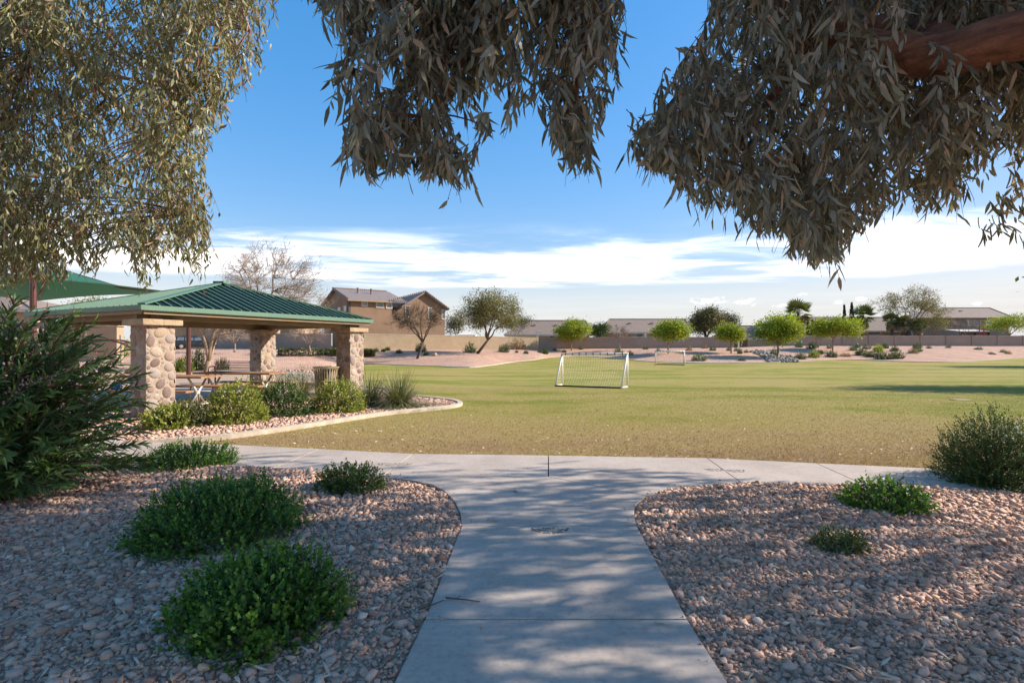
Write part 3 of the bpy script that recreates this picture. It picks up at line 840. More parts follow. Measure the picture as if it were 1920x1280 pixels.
def tree(name, label, base, cc, rad, group=None, trunk_r=.16, fork=.35, limbs=5, targets=60, bark='bark_grey', leaf=None,
         twigs=None, lean=None, shell=.45, seed=1, low=-.75, cat='tree'):
    """trunk, limbs and a crown of leaf clumps hung on them; base on the ground, cc the crown's middle, rad its half-sizes"""
    rg = np.random.default_rng(seed); base = Vector(base); cc = Vector(cc); rad = Vector(rad)
    root = thing(name, label, cat, base, group)
    H = cc.z - base.z
    fk = base + Vector((lean[0], lean[1], 0)) + Vector((0, 0, H * fork)) if lean else base.lerp(Vector((cc.x, cc.y, base.z)), .25) + Vector((0, 0, H * fork))
    mb = MB(); r2 = random.Random(seed)
    mid = base.lerp(fk, .5) + Vector((r2.uniform(-.05, .05) * H, r2.uniform(-.05, .05) * H, 0))
    mb.tube([base - Vector((0, 0, .15)), base + Vector((0, 0, .08)), mid, fk], [trunk_r * 1.5, trunk_r * 1.12, trunk_r * .9, trunk_r * .78], 8, jit=.07, rng=r2)
    nodes = []
    for i in range(limbs):
        a = 2 * math.pi * (i + r2.uniform(-.3, .3)) / limbs
        e = cc + Vector((math.cos(a) * rad.x * r2.uniform(.35, .75), math.sin(a) * rad.y * r2.uniform(.35, .75), rad.z * r2.uniform(-.1, .6)))
        c = fk.lerp(e, .45) + Vector((0, 0, (e.z - fk.z) * .15))
        ps = bez(fk, c, e, 6); lr = trunk_r * r2.uniform(.45, .62)
        ps = [p + Vector((r2.uniform(-1, 1), r2.uniform(-1, 1), r2.uniform(-1, 1))) * (.03 * H if 0 < k < 6 else 0) for k, p in enumerate(ps)]
        rs = [lr * (1 - .75 * k / 6) for k in range(7)]
        mb.tube(ps, rs, 6, jit=.06, rng=r2)
        nodes += [(p, r_) for p, r_ in zip(ps[1:], rs[1:])]
    NP = np.array([tuple(p) for p, _ in nodes])
    T = unit(rg.normal(0, 1, (targets * 3, 3))); T = T[T[:, 2] > low][:targets]
    lo_ = unit(rg.normal(0, 1, (7, 3))); am_ = rg.uniform(-.32, .22, 7)
    T = T * (1 + np.clip((np.maximum(T @ lo_.T, 0) ** 5 * am_[None]).sum(1, keepdims=True), -.35, .2)) * (shell + (1 - shell) * rg.uniform(0, 1, (len(T), 1)) ** .6)
    T = np.array(cc)[None] + T * np.array(rad)[None] * (1 + rg.normal(0, .07, (len(T), 1)))
    tw = []
    for p in T:
        k = int(np.argmin(np.linalg.norm(NP - p, axis=1) + .6 * np.maximum(NP[:, 2] - p[2], 0)))
        a, r_ = nodes[k]; e = Vector(p)
        c = a.lerp(e, .5) + Vector((r2.uniform(-.1, .1), r2.uniform(-.1, .1), r2.uniform(0, .18))) * (e - a).length
        ps = bez(a, c, e, 4); r0 = min(r_ * .7, .012 + .02 * (e - a).length)
        mb.tube(ps, [r0 * (1 - .7 * k_ / 4) for k_ in range(5)], 4, cap=False)
        tw.append((ps, r0))
    if twigs:
        n_, ln, rt = twigs
        for ps, r0 in tw:
            for j in range(n_):
                o = ps[r2.randint(1, 4)]; out = (o - cc); out.normalize()
                d = (out * .8 + Vector((r2.gauss(0, .55), r2.gauss(0, .55), r2.gauss(.15, .5)))).normalized() * ln * r2.uniform(.5, 1.2)
                e = o + d; q = bez(o, o + d * .5 + Vector((r2.gauss(0, .1), r2.gauss(0, .1), r2.gauss(.1, .1))) * ln, e, 3)
                mb.tube(q, [rt, rt * .8, rt * .6, rt * .35], 3, cap=False)
                for g in range(2):
                    o2 = q[r2.randint(1, 2)]; d2 = (d.normalized() + Vector((r2.gauss(0, .7), r2.gauss(0, .7), r2.gauss(.1, .6)))).normalized() * ln * r2.uniform(.3, .6)
                    mb.tube([o2, o2 + d2 * .5, o2 + d2 + Vector((0, 0, r2.gauss(0, .1))) * ln], [rt * .6, rt * .5, rt * .3], 3, cap=False)
    mb.build('trunk', M[bark], root, smooth=True)
    if leaf:
        n_, Lf, Wf, sg, mat, droop = leaf
        n = len(T) * n_
        C = np.repeat(T, n_, 0); off = rg.normal(0, 1, (n, 3)) * np.array([sg, sg, sg * .75])
        D = unit(rg.normal(0, 1, (n, 3)) + off / sg * .5 - np.array([0, 0, droop]))
        N = unit(rg.normal(0, .6, (n, 3)) + np.array([0, 0, 1]))
        L = Lf * rg.uniform(.6, 1.3, n)
        rv = np.clip(np.repeat(rg.uniform(.15, .85, len(T)), n_) + rg.normal(0, .16, n), 0, 1)
        leaves('crown', C + off, D, N, L, L * Wf, M[mat], root, 'oval', rv)
    return root


def shrub(name, label, base, size, mat, n=900, L=.06, wf=.5, group=None, stems=24, kind='oval', up=.5, bark='twig', seed=1, cat='shrub', lump=7, fill=.35, tipn=8, ragged=.06, shoot=2.2):
    """rounded shrub: short leafy shoots spread over and through an uneven dome, on woody stems"""
    rg = np.random.default_rng(seed); r2 = random.Random(seed); base = Vector(base)
    root = thing(name, label, cat, base, group)
    sx_, sy_, sz_ = size
    lob = unit(rg.normal(0, 1, (lump, 3)) * np.array([1, 1, .6])); lob[:, 2] = np.abs(lob[:, 2]); la = rg.uniform(-.16, .30, lump)
    ns = max(4, n // tipn)
    d = unit(rg.normal(0, 1, (ns, 3))); d[:, 2] = np.abs(d[:, 2]) * 1.05 - .12; d = unit(d)
    amp = 1 + np.clip((np.maximum(d @ lob.T, 0) ** 8 * la[None]).sum(1), -.28, .16) + rg.normal(0, ragged, ns)
    rr = np.where(rg.uniform(0, 1, ns) < fill, rg.uniform(.45, .9, ns), rg.uniform(.88, 1.0, ns)) * amp
    C = d * rr[:, None] * np.array([sx_, sy_, sz_]); C[:, 2] = np.maximum(C[:, 2], .012)
    ax = unit(d * np.array([1, 1, 1]) + np.array([0, 0, up]) + rg.normal(0, .28, (ns, 3)))
    ln = L * shoot * rg.uniform(.6, 1.6, ns)
    t = np.tile(np.linspace(.05, 1, tipn), ns); I = np.repeat(np.arange(ns), tipn); m_ = len(I)
    Pn = C[I] + ax[I] * (ln[I] * (t - .55))[:, None]
    side = rg.normal(0, 1, (m_, 3)); side -= (side * ax[I]).sum(1, keepdims=True) * ax[I]; side = unit(side)
    D = unit(side * (1.05 - .5 * t[:, None]) + ax[I] * (.45 + .5 * t[:, None]))
    N = unit(ax[I] * 1.0 - side * .35 + rg.normal(0, .25, (m_, 3)))
    Ls = L * rg.uniform(.7, 1.2, m_) * (1 - .3 * t)
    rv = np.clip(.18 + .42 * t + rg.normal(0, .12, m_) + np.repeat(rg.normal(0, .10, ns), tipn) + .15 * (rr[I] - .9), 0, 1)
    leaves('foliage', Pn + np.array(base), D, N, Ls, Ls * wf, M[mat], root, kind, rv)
    mb = MB()
    for k in range(stems):
        e = Vector(C[r2.randrange(ns)]) * .93; q = Vector((e.x * .35, e.y * .35, e.z * .55))
        o = Vector((r2.gauss(0, .06) * sx_, r2.gauss(0, .06) * sy_, -.02))
        mb.tube([base + p for p in bez(o, q, e, 3)], [.008 + .006 * sz_, .007, .005, .003], 4, cap=False)
    mb.build('stem', M[bark], root, smooth=True)
    return root

# ------------------------------------------------------------------ block walls


def blockmat(name, c1, c2, cm):
    m, n, l, b = newmat(name)
    t = n.new('ShaderNodeTexCoord'); s_ = n.new('ShaderNodeSeparateXYZ'); l.new(t.outputs['Object'], s_.inputs[0])
    cb = n.new('ShaderNodeCombineXYZ'); l.new(s_.outputs[0], cb.inputs[0]); l.new(s_.outputs[2], cb.inputs[1])
    br = n.new('ShaderNodeTexBrick'); br.inputs['Scale'].default_value = 1.0; br.inputs['Brick Width'].default_value = .41; br.inputs['Row Height'].default_value = .205
    br.inputs['Mortar Size'].default_value = .012; br.inputs['Color1'].default_value = (*c1, 1); br.inputs['Color2'].default_value = (*c2, 1); br.inputs['Mortar'].default_value = (*cm, 1)
    l.new(cb.outputs[0], br.inputs['Vector'])
    x1 = n.new('ShaderNodeMixRGB'); x1.blend_type = 'MULTIPLY'; x1.inputs[0].default_value = 1
    l.new(br.outputs['Color'], x1.inputs[1]); l.new(ramp(n, l, noise(n, l, .5, 5, .65), [(.3, (.86, .85, .84)), (.7, (1.05, 1.04, 1.03))]), x1.inputs[2])
    l.new(x1.outputs[0], b.inputs['Base Color']); b.inputs['Roughness'].default_value = .95
    bump(n, l, b, br.outputs['Fac'], -.4, .01)
    return m


M['blockwall_l'] = blockmat('block_wall_cream', (.42, .31, .19), (.38, .28, .17), (.34, .25, .155))
M['blockwall_c'] = blockmat('block_wall_taupe', (.36, .275, .215), (.33, .255, .20), (.30, .23, .18))


def block_wall(label, a, b_, h0, h1, mat, post=None, name='block_wall', th=.2):
    a = Vector(a); b_ = Vector(b_); d = b_ - a; L = Vector((d.x, d.y)).length
    root = thing(name, label, 'wall', a, None, math.atan2(d.y, d.x))
    mb = MB(); n = max(2, int(L / 4))
    for k in range(n):
        x0, x1 = L * k / n, L * (k + 1) / n; t0 = (k + .5) / n
        mb.box(((x0 + x1) / 2, 0, (d.z * t0 + h0 + (h1 - h0) * t0 - 1.2) / 2), (x1 - x0 - .002, th, d.z * t0 + h0 + (h1 - h0) * t0 + 1.2))
    mb.build('wall_body', M[mat], root, False)
    for k in range(n):
        x0, x1 = L * k / n, L * (k + 1) / n; t0 = (k + .5) / n; mb = MB()
        mb.box(((x0 + x1) / 2, 0, d.z * t0 + h0 + (h1 - h0) * t0 + .045), (x1 - x0 - .004, th + .06, .09)); mb.build('cap', M['wallcap'], root, False)
    if post:
        for k in range(int(L / post) + 1):
            t0 = min(1, k * post / L); mb = MB(); z = d.z * t0 + h0 + (h1 - h0) * t0
            mb.box((k * post, 0, (z - 1.2) / 2 + .01), (.42, .42, z + 1.2)); mb.box((k * post, 0, z + .07), (.5, .5, .12)); mb.build('pilaster', M[mat], root, False)
    return root


block_wall('long sunlit cream block wall above the gravel slope behind the mesquite', WL0, WL1, 2.15, 1.85, 'blockwall_l')
block_wall('shaded taupe block wall in the middle behind the lime green trees', WC0, WC1, 1.83, 1.75, 'blockwall_c')
block_wall('long shaded taupe block wall with pilasters below the palms and the grey house', WR0, WR1, 1.75, 1.75, 'blockwall_c', post=4.6)
block_wall('short taupe return wall running back at the end of the middle block wall', WC1 + Vector((.12, .25, 0)), WC1 + Vector((1.5, 9, 0.1)), 1.73, 1.7, 'blockwall_c')
a = px(1404, 652, 97); c = px(1470, 652, 94); a.z = 1.25; c.z = 1.3
block_wall('short sunlit tan wall beside the garage behind the lime tree', a, c, 1.35, 1.45, 'blockwall_l')


# ------------------------------------------------------------------ houses


def window_on(root, x, z, w, h, y=0.0, face='y', mat='trim', mull=0):
    """window in a wall plane of the house's own frame: y = const (facing -y) or x = const (facing -x)"""
    def tr(a, b_, c_): return (a, b_ + y, c_) if face == 'y' else (b_ + y, a, c_)
    def boxx(mb, a0, a1, b0, b1, c0, c1): mb.span(tr(a0, b0, c0), tr(a1, b1, c1))
    mb = MB(); t = .11
    boxx(mb, x - w / 2 - t, x + w / 2 + t, -.07, .02, z + h / 2, z + h / 2 + t); boxx(mb, x - w / 2 - t, x + w / 2 + t, -.09, .02, z - h / 2 - t * 1.3, z - h / 2)
    boxx(mb, x - w / 2 - t, x - w / 2, -.07, .02, z - h / 2, z + h / 2); boxx(mb, x + w / 2, x + w / 2 + t, -.07, .02, z - h / 2, z + h / 2)
    for k in range(mull): xx = x - w / 2 + w * (k + 1) / (mull + 1); boxx(mb, xx - .03, xx + .03, -.05, .01, z - h / 2, z + h / 2)
    wo = mb.build('window', M[mat], root, False)
    mb = MB(); boxx(mb, x - w / 2, x + w / 2, -.03, .015, z - h / 2, z + h / 2); mb.build('pane', M['glass'], wo, False)


def slab(mb, pts, th):
    """thick roof plane from its 3-4 top corners (counter-clockwise from above)"""
    n = len(pts); v = [Vector(p) for p in pts]; nrm = (v[1] - v[0]).cross(v[2] - v[0]).normalized()
    lo = [p - nrm * th for p in v]
    mb.add(v + lo, [tuple(range(n)), tuple(range(2 * n - 1, n - 1, -1))] + [(i, n + i, n + (i + 1) % n, (i + 1) % n) for i in range(n)])


# two-storey brown house
HP = Vector((-22.7, 72, 0)); he = Vector((.825, .565, 0)).normalized(); hang = math.atan2(he.y, he.x)
hz = .5
house = thing('stucco_house', 'two storey brown stucco house with tile gables behind the cream wall', 'house', (HP.x, HP.y, hz), None, hang)


def hw(u, v):
    k = (u - 960) / 960; s_ = (k * HP.y - HP.x) / (he.x - k * he.y); Yw = HP.y + he.y * s_
    return s_, EYE + (648 - v) / 960 * Yw - hz


_, zA = hw(657, 559); sB, zV = hw(735, 566); sPk, zPk = hw(795, 547); sR, zR = hw(837, 577)
sR -= .3; sLb = 2 * sPk - sR; DEP = 14.0; zRidge = EYE + (648 - 541) / 960 * 77.8 - hz
mb = MB(); mb.box((sB / 2, DEP / 2, (zA - 2) / 2), (sB, DEP, zA + 2))
mb.add([(0, 0, zA), (0, DEP, zA), (0, DEP / 2, zRidge - .25), (sB, 0, zA), (sB, DEP, zA), (sB, DEP / 2, zRidge - .25)], [(0, 2, 1), (3, 4, 5), (0, 3, 5, 2), (1, 2, 5, 4)])
mb.build('wall', M['stucco_brown'], house, False)
mb = MB(); y0 = -.004
xL = sB - .3
prof = [(xL, -2), (sR, -2), (sR, zR), (sPk, zPk - .28), (xL, zPk - .28 - (zPk - zR) * (sPk - xL) / (sR - sPk))]
n_ = len(prof)
mb.add([(x, y0, z) for x, z in prof] + [(x, DEP - 1, z) for x, z in prof], [tuple(range(n_)), tuple(range(2 * n_ - 1, n_ - 1, -1))] + [(i, n_ + i, n_ + (i + 1) % n_, (i + 1) % n_) for i in range(n_)])
mb.build('wall', M['stucco_brown'], house, False)
mb = MB(); oh = .55
slab(mb, [(-oh, -oh, zA - .15), (sB + 2.2, -oh, zA - .15), (sB + 2.2, DEP / 2, zRidge), (-oh, DEP / 2, zRidge)], .22)
slab(mb, [(-oh, DEP / 2, zRidge), (sB + 2.2, DEP / 2, zRidge), (sB + 2.2, DEP + oh, zA - .15), (-oh, DEP + oh, zA - .15)], .22)
ra = mb.build('roof', M['tile_x'], house, False)
mb = MB(); sl_ = (zPk - zR) / (sR - sPk)
slab(mb, [(sPk, -oh, zPk), (sR + oh, -oh, zR - oh * sl_ + .1), (sR + oh, DEP - .5, zR - oh * sl_ + .1), (sPk, DEP - .5, zPk)], .2)
slab(mb, [(sLb - .3, -oh, zR - .1), (sPk, -oh, zPk), (sPk, DEP - .5, zPk), (sLb - .3, DEP - .5, zR - .1)], .2)
rb = mb.build('roof', M['tile_y'], house, False)
def tile_run(a, c, r_, par_, nn_=26):
    mb = MB(); a = Vector(a); c = Vector(c)
    pts = []; rs = []
    for k in range(nn_): pts += [a.lerp(c, k / nn_), a.lerp(c, (k + .9) / nn_)]; rs += [r_, r_ * 1.18]
    mb.tube(pts, rs, 6); mb.build('ridge_tiles', M['tile_x'], par_, False)


tile_run((sPk, -oh - .02, zPk + .05), (sR + oh, -oh - .02, zR - oh * sl_ + .15), .12, rb)
tile_run((sB - .6, -oh - .02, zV + .15), (sPk, -oh - .02, zPk + .05), .12, rb)
tile_run((-oh, DEP / 2, zRidge + .06), (sB + 1.8, DEP / 2, zRidge + .06), .13, ra)
tile_run((-oh - .02, -oh, zA - .1), (-oh - .02, DEP / 2, zRidge + .05), .12, ra)
mb = MB(); mb.span((-oh, -oh - .04, zA - .42), (sB - .2, -oh + .02, zA - .16)); mb.build('fascia', M['beam'], house, False)
for u, z1 in ((688, 1.0), (714, .9)):
    s_, z_ = hw(u, 548); mb = MB(); mb.tube([(s_, DEP * .3, zRidge - 1.8), (s_, DEP * .3, zRidge - .4 + z1 * .3)], .12, 8); mb.tube([(s_, DEP * .3, zRidge - .4 + z1 * .3), (s_, DEP * .3, zRidge - .3 + z1 * .3)], .17, 8); mb.build('vent_pipe', M['fasciabrown'], house, False)
for (u0, u1, v0, v1) in ((679, 688, 565, 571), (706, 718, 568, 573.5), (725, 734, 570, 575)):
    s0, z0 = hw(u0, v1); s1, z1 = hw(u1, v0); window_on(house, (s0 + s1) / 2, (z0 + z1) / 2 - .1, s1 - s0, .5, -.0)
for (u0, u1, v0, v1, k_) in ((760.5, 767, 574, 592, 0), (803, 809, 578, 596, 0), (829, 834, 581, 597, 0)):
    s0, z0 = hw(u0, v1); s1, z1 = hw(u1, v0); window_on(house, (s0 + s1) / 2, (z0 + z1) / 2, s1 - s0, z1 - z0, -.01)
window_on(house, 2.6, zA - 2.2, 1.2, 2.4, 0, 'x'); window_on(house, 5.6, zA - 2.2, 1.3, 2.3, 0, 'x'); window_on(house, 9.5, zA - 2.0, 1.6, 1.6, 0, 'x')
window_on(house, 5, 1.6, 1.6, 1.5, 0, 'x')
for (yy) in (.15,):
    mb = MB(); mb.box((-.12, .5, zA / 2), (.3, 1.0, zA - .4)); mb.build('corner_pier', M['stucco_dark'], house, False)


def low_house(label, u0, u1, Y, v_eave, v_ridge, ru0, ru1, depth=11, wall='stucco_tan', roof='shingle', zb=.75, vb=None, windows=(), two=False, fas=True, name='house'):
    """house squarely facing the park: eave line and ridge given as seen"""
    z_e = EYE + (648 - v_eave) / 960 * Y; x0, x1 = (u0 - 960) / 960 * Y, (u1 - 960) / 960 * Y
    Yr = Y + depth / 2; z_r = EYE + (648 - v_ridge) / 960 * Yr; r0, r1 = (ru0 - 960) / 960 * Yr, (ru1 - 960) / 960 * Yr
    cx = (x0 + x1) / 2
    root = thing(name, label, 'house', (cx, Y, zb))
    mb = MB(); mb.span((x0 + .6, Y + .6, zb - 1.5), (x1 - .6, Y + depth - .6, z_e - .12)); mb.build('wall', M[wall], root)
    mb = MB()
    slab(mb, [(x0, Y, z_e), (x1, Y, z_e), (r1, Yr, z_r), (r0, Yr, z_r)], .18)
    slab(mb, [(r0, Yr, z_r), (r1, Yr, z_r), (x1, Y + depth, z_e), (x0, Y + depth, z_e)], .18)
    slab(mb, [(x1, Y, z_e), (x1, Y + depth, z_e), (r1, Yr, z_r)], .18); slab(mb, [(x0, Y + depth, z_e), (x0, Y, z_e), (r0, Yr, z_r)], .18)
    ro = mb.build('roof', M[roof], root)
    mb = MB(); mb.tube([(r0, Yr, z_r + .03), (r1, Yr, z_r + .03)], .12, 6)
    mb.tube([(r0, Yr, z_r + .03), (x0, Y, z_e + .03)], .1, 6); mb.tube([(r1, Yr, z_r + .03), (x1, Y, z_e + .03)], .1, 6); mb.build('ridge', M[roof], ro)
    mb = MB(); mb.span((x0, Y - .03, z_e - .28), (x1, Y + .02, z_e - .06)); mb.build('fascia', M['fasciabrown' if two else 'trim'], root)
    for k in range(2):
        xx = x0 + (x1 - x0) * (.35 + .25 * k); mb = MB(); mb.span((xx - .25, Yr - 2.3, z_e + (z_r - z_e) * .55), (xx + .25, Yr - 1.9, z_e + (z_r - z_e) * .72)); mb.build('roof_vent', M['tan_leaf'] if False else M['wallcap'], ro)
    for (wu0, wu1, wv0, wv1, mu) in windows:
        Yw = Y + .6; mbx = ((wu0 + wu1) / 2 - 960) / 960 * Yw; zz = EYE + (648 - (wv0 + wv1) / 2) / 960 * Yw
        sub = (wu1 - wu0) / 960 * Yw; hh = (wv1 - wv0) / 960 * Yw
        # window built in world coordinates in the wall plane
        wo_mb = MB(); t = .12; Yf = Yw - .05
        wo_mb.span((mbx - sub / 2 - t, Yf - .03, zz + hh / 2), (mbx + sub / 2 + t, Yf + .08, zz + hh / 2 + t)); wo_mb.span((mbx - sub / 2 - t, Yf - .05, zz - hh / 2 - t), (mbx + sub / 2 + t, Yf + .08, zz - hh / 2))
        wo_mb.span((mbx - sub / 2 - t, Yf - .03, zz - hh / 2), (mbx - sub / 2, Yf + .08, zz + hh / 2)); wo_mb.span((mbx + sub / 2, Yf - .03, zz - hh / 2), (mbx + sub / 2 + t, Yf + .08, zz + hh / 2))
        for k in range(mu): xx = mbx - sub / 2 + sub * (k + 1) / (mu + 1); wo_mb.span((xx - .04, Yf - .02, zz - hh / 2), (xx + .04, Yf + .07, zz + hh / 2))
        wo = wo_mb.build('window', M['trim'], root)
        mb = MB(); mb.span((mbx - sub / 2, Yf + .03, zz - hh / 2), (mbx + sub / 2, Yf + .07, zz + hh / 2)); mb.build('pane', M['glass'], wo)
    return root


h2 = low_house('single storey house with brown roof and white patio post past the palo verde', 945, 1112, 98, 627, 601, 985, 1098, windows=((1030, 1042, 628.5, 633, 0),))
mb = MB(); q = px(1009, 624, 95.5); mb.span((q.x - .55, q.y - .2, q.z - .1), (q.x + .65, q.y + .2, q.z + .25)); mb.span((q.x - .22, q.y - .15, .6), (q.x + .02, q.y + .15, q.z - .1)); mb.build('patio_post', M['white'], h2)
h3 = low_house('single storey house whose long brown roof rises over the middle of the taupe wall', 1128, 1300, 97, 622.5, 598.5, 1142, 1284, windows=((1185, 1205, 625, 631, 0),))
mb = MB(); q = px(1210, 624, 96.5); mb.span((q.x - .18, q.y - .15, .6), (q.x + .18, q.y + .15, q.z + .1)); mb.build('patio_post', M['white'], h3)
low_house('long low house with tan roof behind the two fan palms', 1478, 1700, 112, 620, 595, 1500, 1690, windows=((1628, 1650, 621.5, 627, 0),))
low_house('grey two storey house with hipped roof at the far end of the taupe wall', 1726, 1902, 108, 595.5, 577.5, 1764, 1856, 12, 'stucco_grey', windows=((1815, 1838, 597.5, 610, 1), (1849, 1862, 597.5, 609, 0)), two=True)
low_house('small house with mauve roof and garage door glimpsed between two lime trees', 1352, 1432, 108, 634, 611, 1385, 1416, 9, windows=())
mb = MB(); q0 = px(1352, 655, 104); q1 = px(1403, 633, 104)
gar = thing('garage', 'dark brown garage doors between white posts beside the lime tree', 'garage', ((q0.x + q1.x) / 2, 104, .9))
mb.span((q0.x, 104, .6), (q1.x, 107, q1.z + .5)); mb.build('wall', M['stucco_tan'], gar)
for (u0, u1) in ((1364, 1383), (1387, 1402)):
    a, c = px(u0, 654, 103.9), px(u1, 637, 103.9); mb = MB(); mb.span((a.x, 103.88, .8), (c.x, 103.97, c.z)); d_ = mb.build('door', M['stucco_dark'], gar)
    for k in range(3): mb = MB(); zz = .8 + (c.z - .8) * (k + 1) / 4; mb.span((a.x + .02, 103.86, zz - .02), (c.x - .02, 103.885, zz + .02)); mb.build('door_rail', M['black'], d_)
for u in (1361.5, 1384.8):
    a = px(u, 640, 103.5); mb = MB(); mb.span((a.x - .14, 103.4, .7), (a.x + .14, 103.65, px(u, 640, 103.5).z)); mb.build('post', M['white'], gar)
mb = MB(); q0, q1 = px(1355, 655, 100), px(1402, 655, 100); mb.span((q0.x, 93, .98), (q1.x, 104, 1.06)); tag(mb.build('driveway', M['concrete']), kind='structure')
# tan house and neighbours far behind the ramada
low_house('tan stucco house with brown roof beyond the car park behind the ramada', 250, 560, 88, 606, 578, 300, 520, 12, 'stucco_tan', windows=((430, 446, 612, 626, 0), (500, 512, 612, 626, 0)), zb=1.0)
low_house('tan roofed house behind the green shade canopy', -150, 62, 60, 580, 553, -100, 22, 12, 'stucco_tan', windows=((10, 28, 590, 606, 0),), zb=1.0)
block_wall('shaded taupe wall behind the bare trees beside the ramada', (-46, 77, 1.0), (-23.5, 66.8, .95), 2.2, 2.1, 'blockwall_c')

# white garden canopy showing over the cream wall
q = px(874, 628, 90); cn = thing('garden_canopy', 'white pop up canopy top showing over the cream wall', 'canopy', (q.x, q.y, .8))
mb = MB(); w_ = 1.75
C_ = [(q.x - w_, q.y - w_, q.z), (q.x + w_, q.y - w_, q.z), (q.x + w_, q.y + w_, q.z), (q.x - w_, q.y + w_, q.z), (q.x, q.y, q.z + .85)]
I_ = [(x + (q.x - x) * .5, y + (q.y - y) * .5, z + (.32 if k < 4 else 0)) for k, (x, y, z) in enumerate(C_)]
mb.add(C_ + I_[:4], [(0, 1, 6, 5), (1, 2, 7, 6), (2, 3, 8, 7), (3, 0, 5, 8), (5, 6, 4), (6, 7, 4), (7, 8, 4), (8, 5, 4)])
mb.add([(x, y, z) for x, y, z in C_[:4]] + [(x, y, z - .25) for x, y, z in C_[:4]], [(0, 4, 5, 1), (1, 5, 6, 2), (2, 6, 7, 3), (3, 7, 4, 0)])
mb.build('canopy_top', M['white'], cn)
for sx_ in (-1, 1):
    for sy_ in (-1, 1):
        mb = MB(); mb.tube([(q.x + sx_ * (w_ - .04), q.y + sy_ * (w_ - .04), .7), (q.x + sx_ * (w_ - .04), q.y + sy_ * (w_ - .04), q.z - .02)], .03, 6); mb.build('leg', M['white'], cn)
# patio roof and red ladder in the grey house's yard
q0, q1 = px(1792, 620, 100), px(1848, 620, 100)
pr = thing('patio_cover', 'white topped patio roof with brown beams below the grey house', 'patio cover', ((q0.x + q1.x) / 2, 100, 1))
mb = MB(); slab(mb, [(q0.x, 99, q0.z - .1), (q1.x, 99, q0.z - .1), (q1.x, 102.5, q0.z + .35), (q0.x, 102.5, q0.z + .35)], .12); mb.build('roof', M['white'], pr)
mb = MB(); mb.span((q0.x, 99.05, q0.z - .75), (q1.x, 99.2, q0.z - .25)); mb.build('beam', M['bark_red'], pr)
for xx in (q0.x + .3, (q0.x + q1.x) / 2, q1.x - .3): mb = MB(); mb.span((xx - .1, 99.05, .8), (xx + .1, 99.25, q0.z - .3)); mb.build('post', M['bark_red'], pr)
q = px(1840, 628, 97); la = thing('step_ladder', 'red step ladder standing in the yard of the grey house', 'ladder', (q.x, q.y, 1))
red = plain('red_paint', (.45, .07, .06), .5); zt = px(1840, 607, 97).z
for s_ in (-1, 1):
    mb = MB(); mb.bar((q.x + s_ * .75, q.y - .3, 1), (q.x + s_ * .28, q.y, zt), .12, .1); mb.build('rail', red, la)
for k in range(7): t = (k + .5) / 7; w_ = .75 - .47 * t; mb = MB(); z_ = 1 + (zt - 1) * t; mb.span((q.x - w_, q.y - .3 + .3 * t - .05, z_ - .04), (q.x + w_, q.y - .3 + .3 * t + .05, z_ + .04)); mb.build('rung', red, la)

# ------------------------------------------------------------------ car park road, cars, sign wall
rd = MB(); rd.prism([(-120, 55), (-52, 62), (-40, 69), (-30, 72.5), (-38, 78), (-60, 74), (-120, 70)], .6, 1.13)
tag(rd.build('road', M['asphalt']), kind='structure')


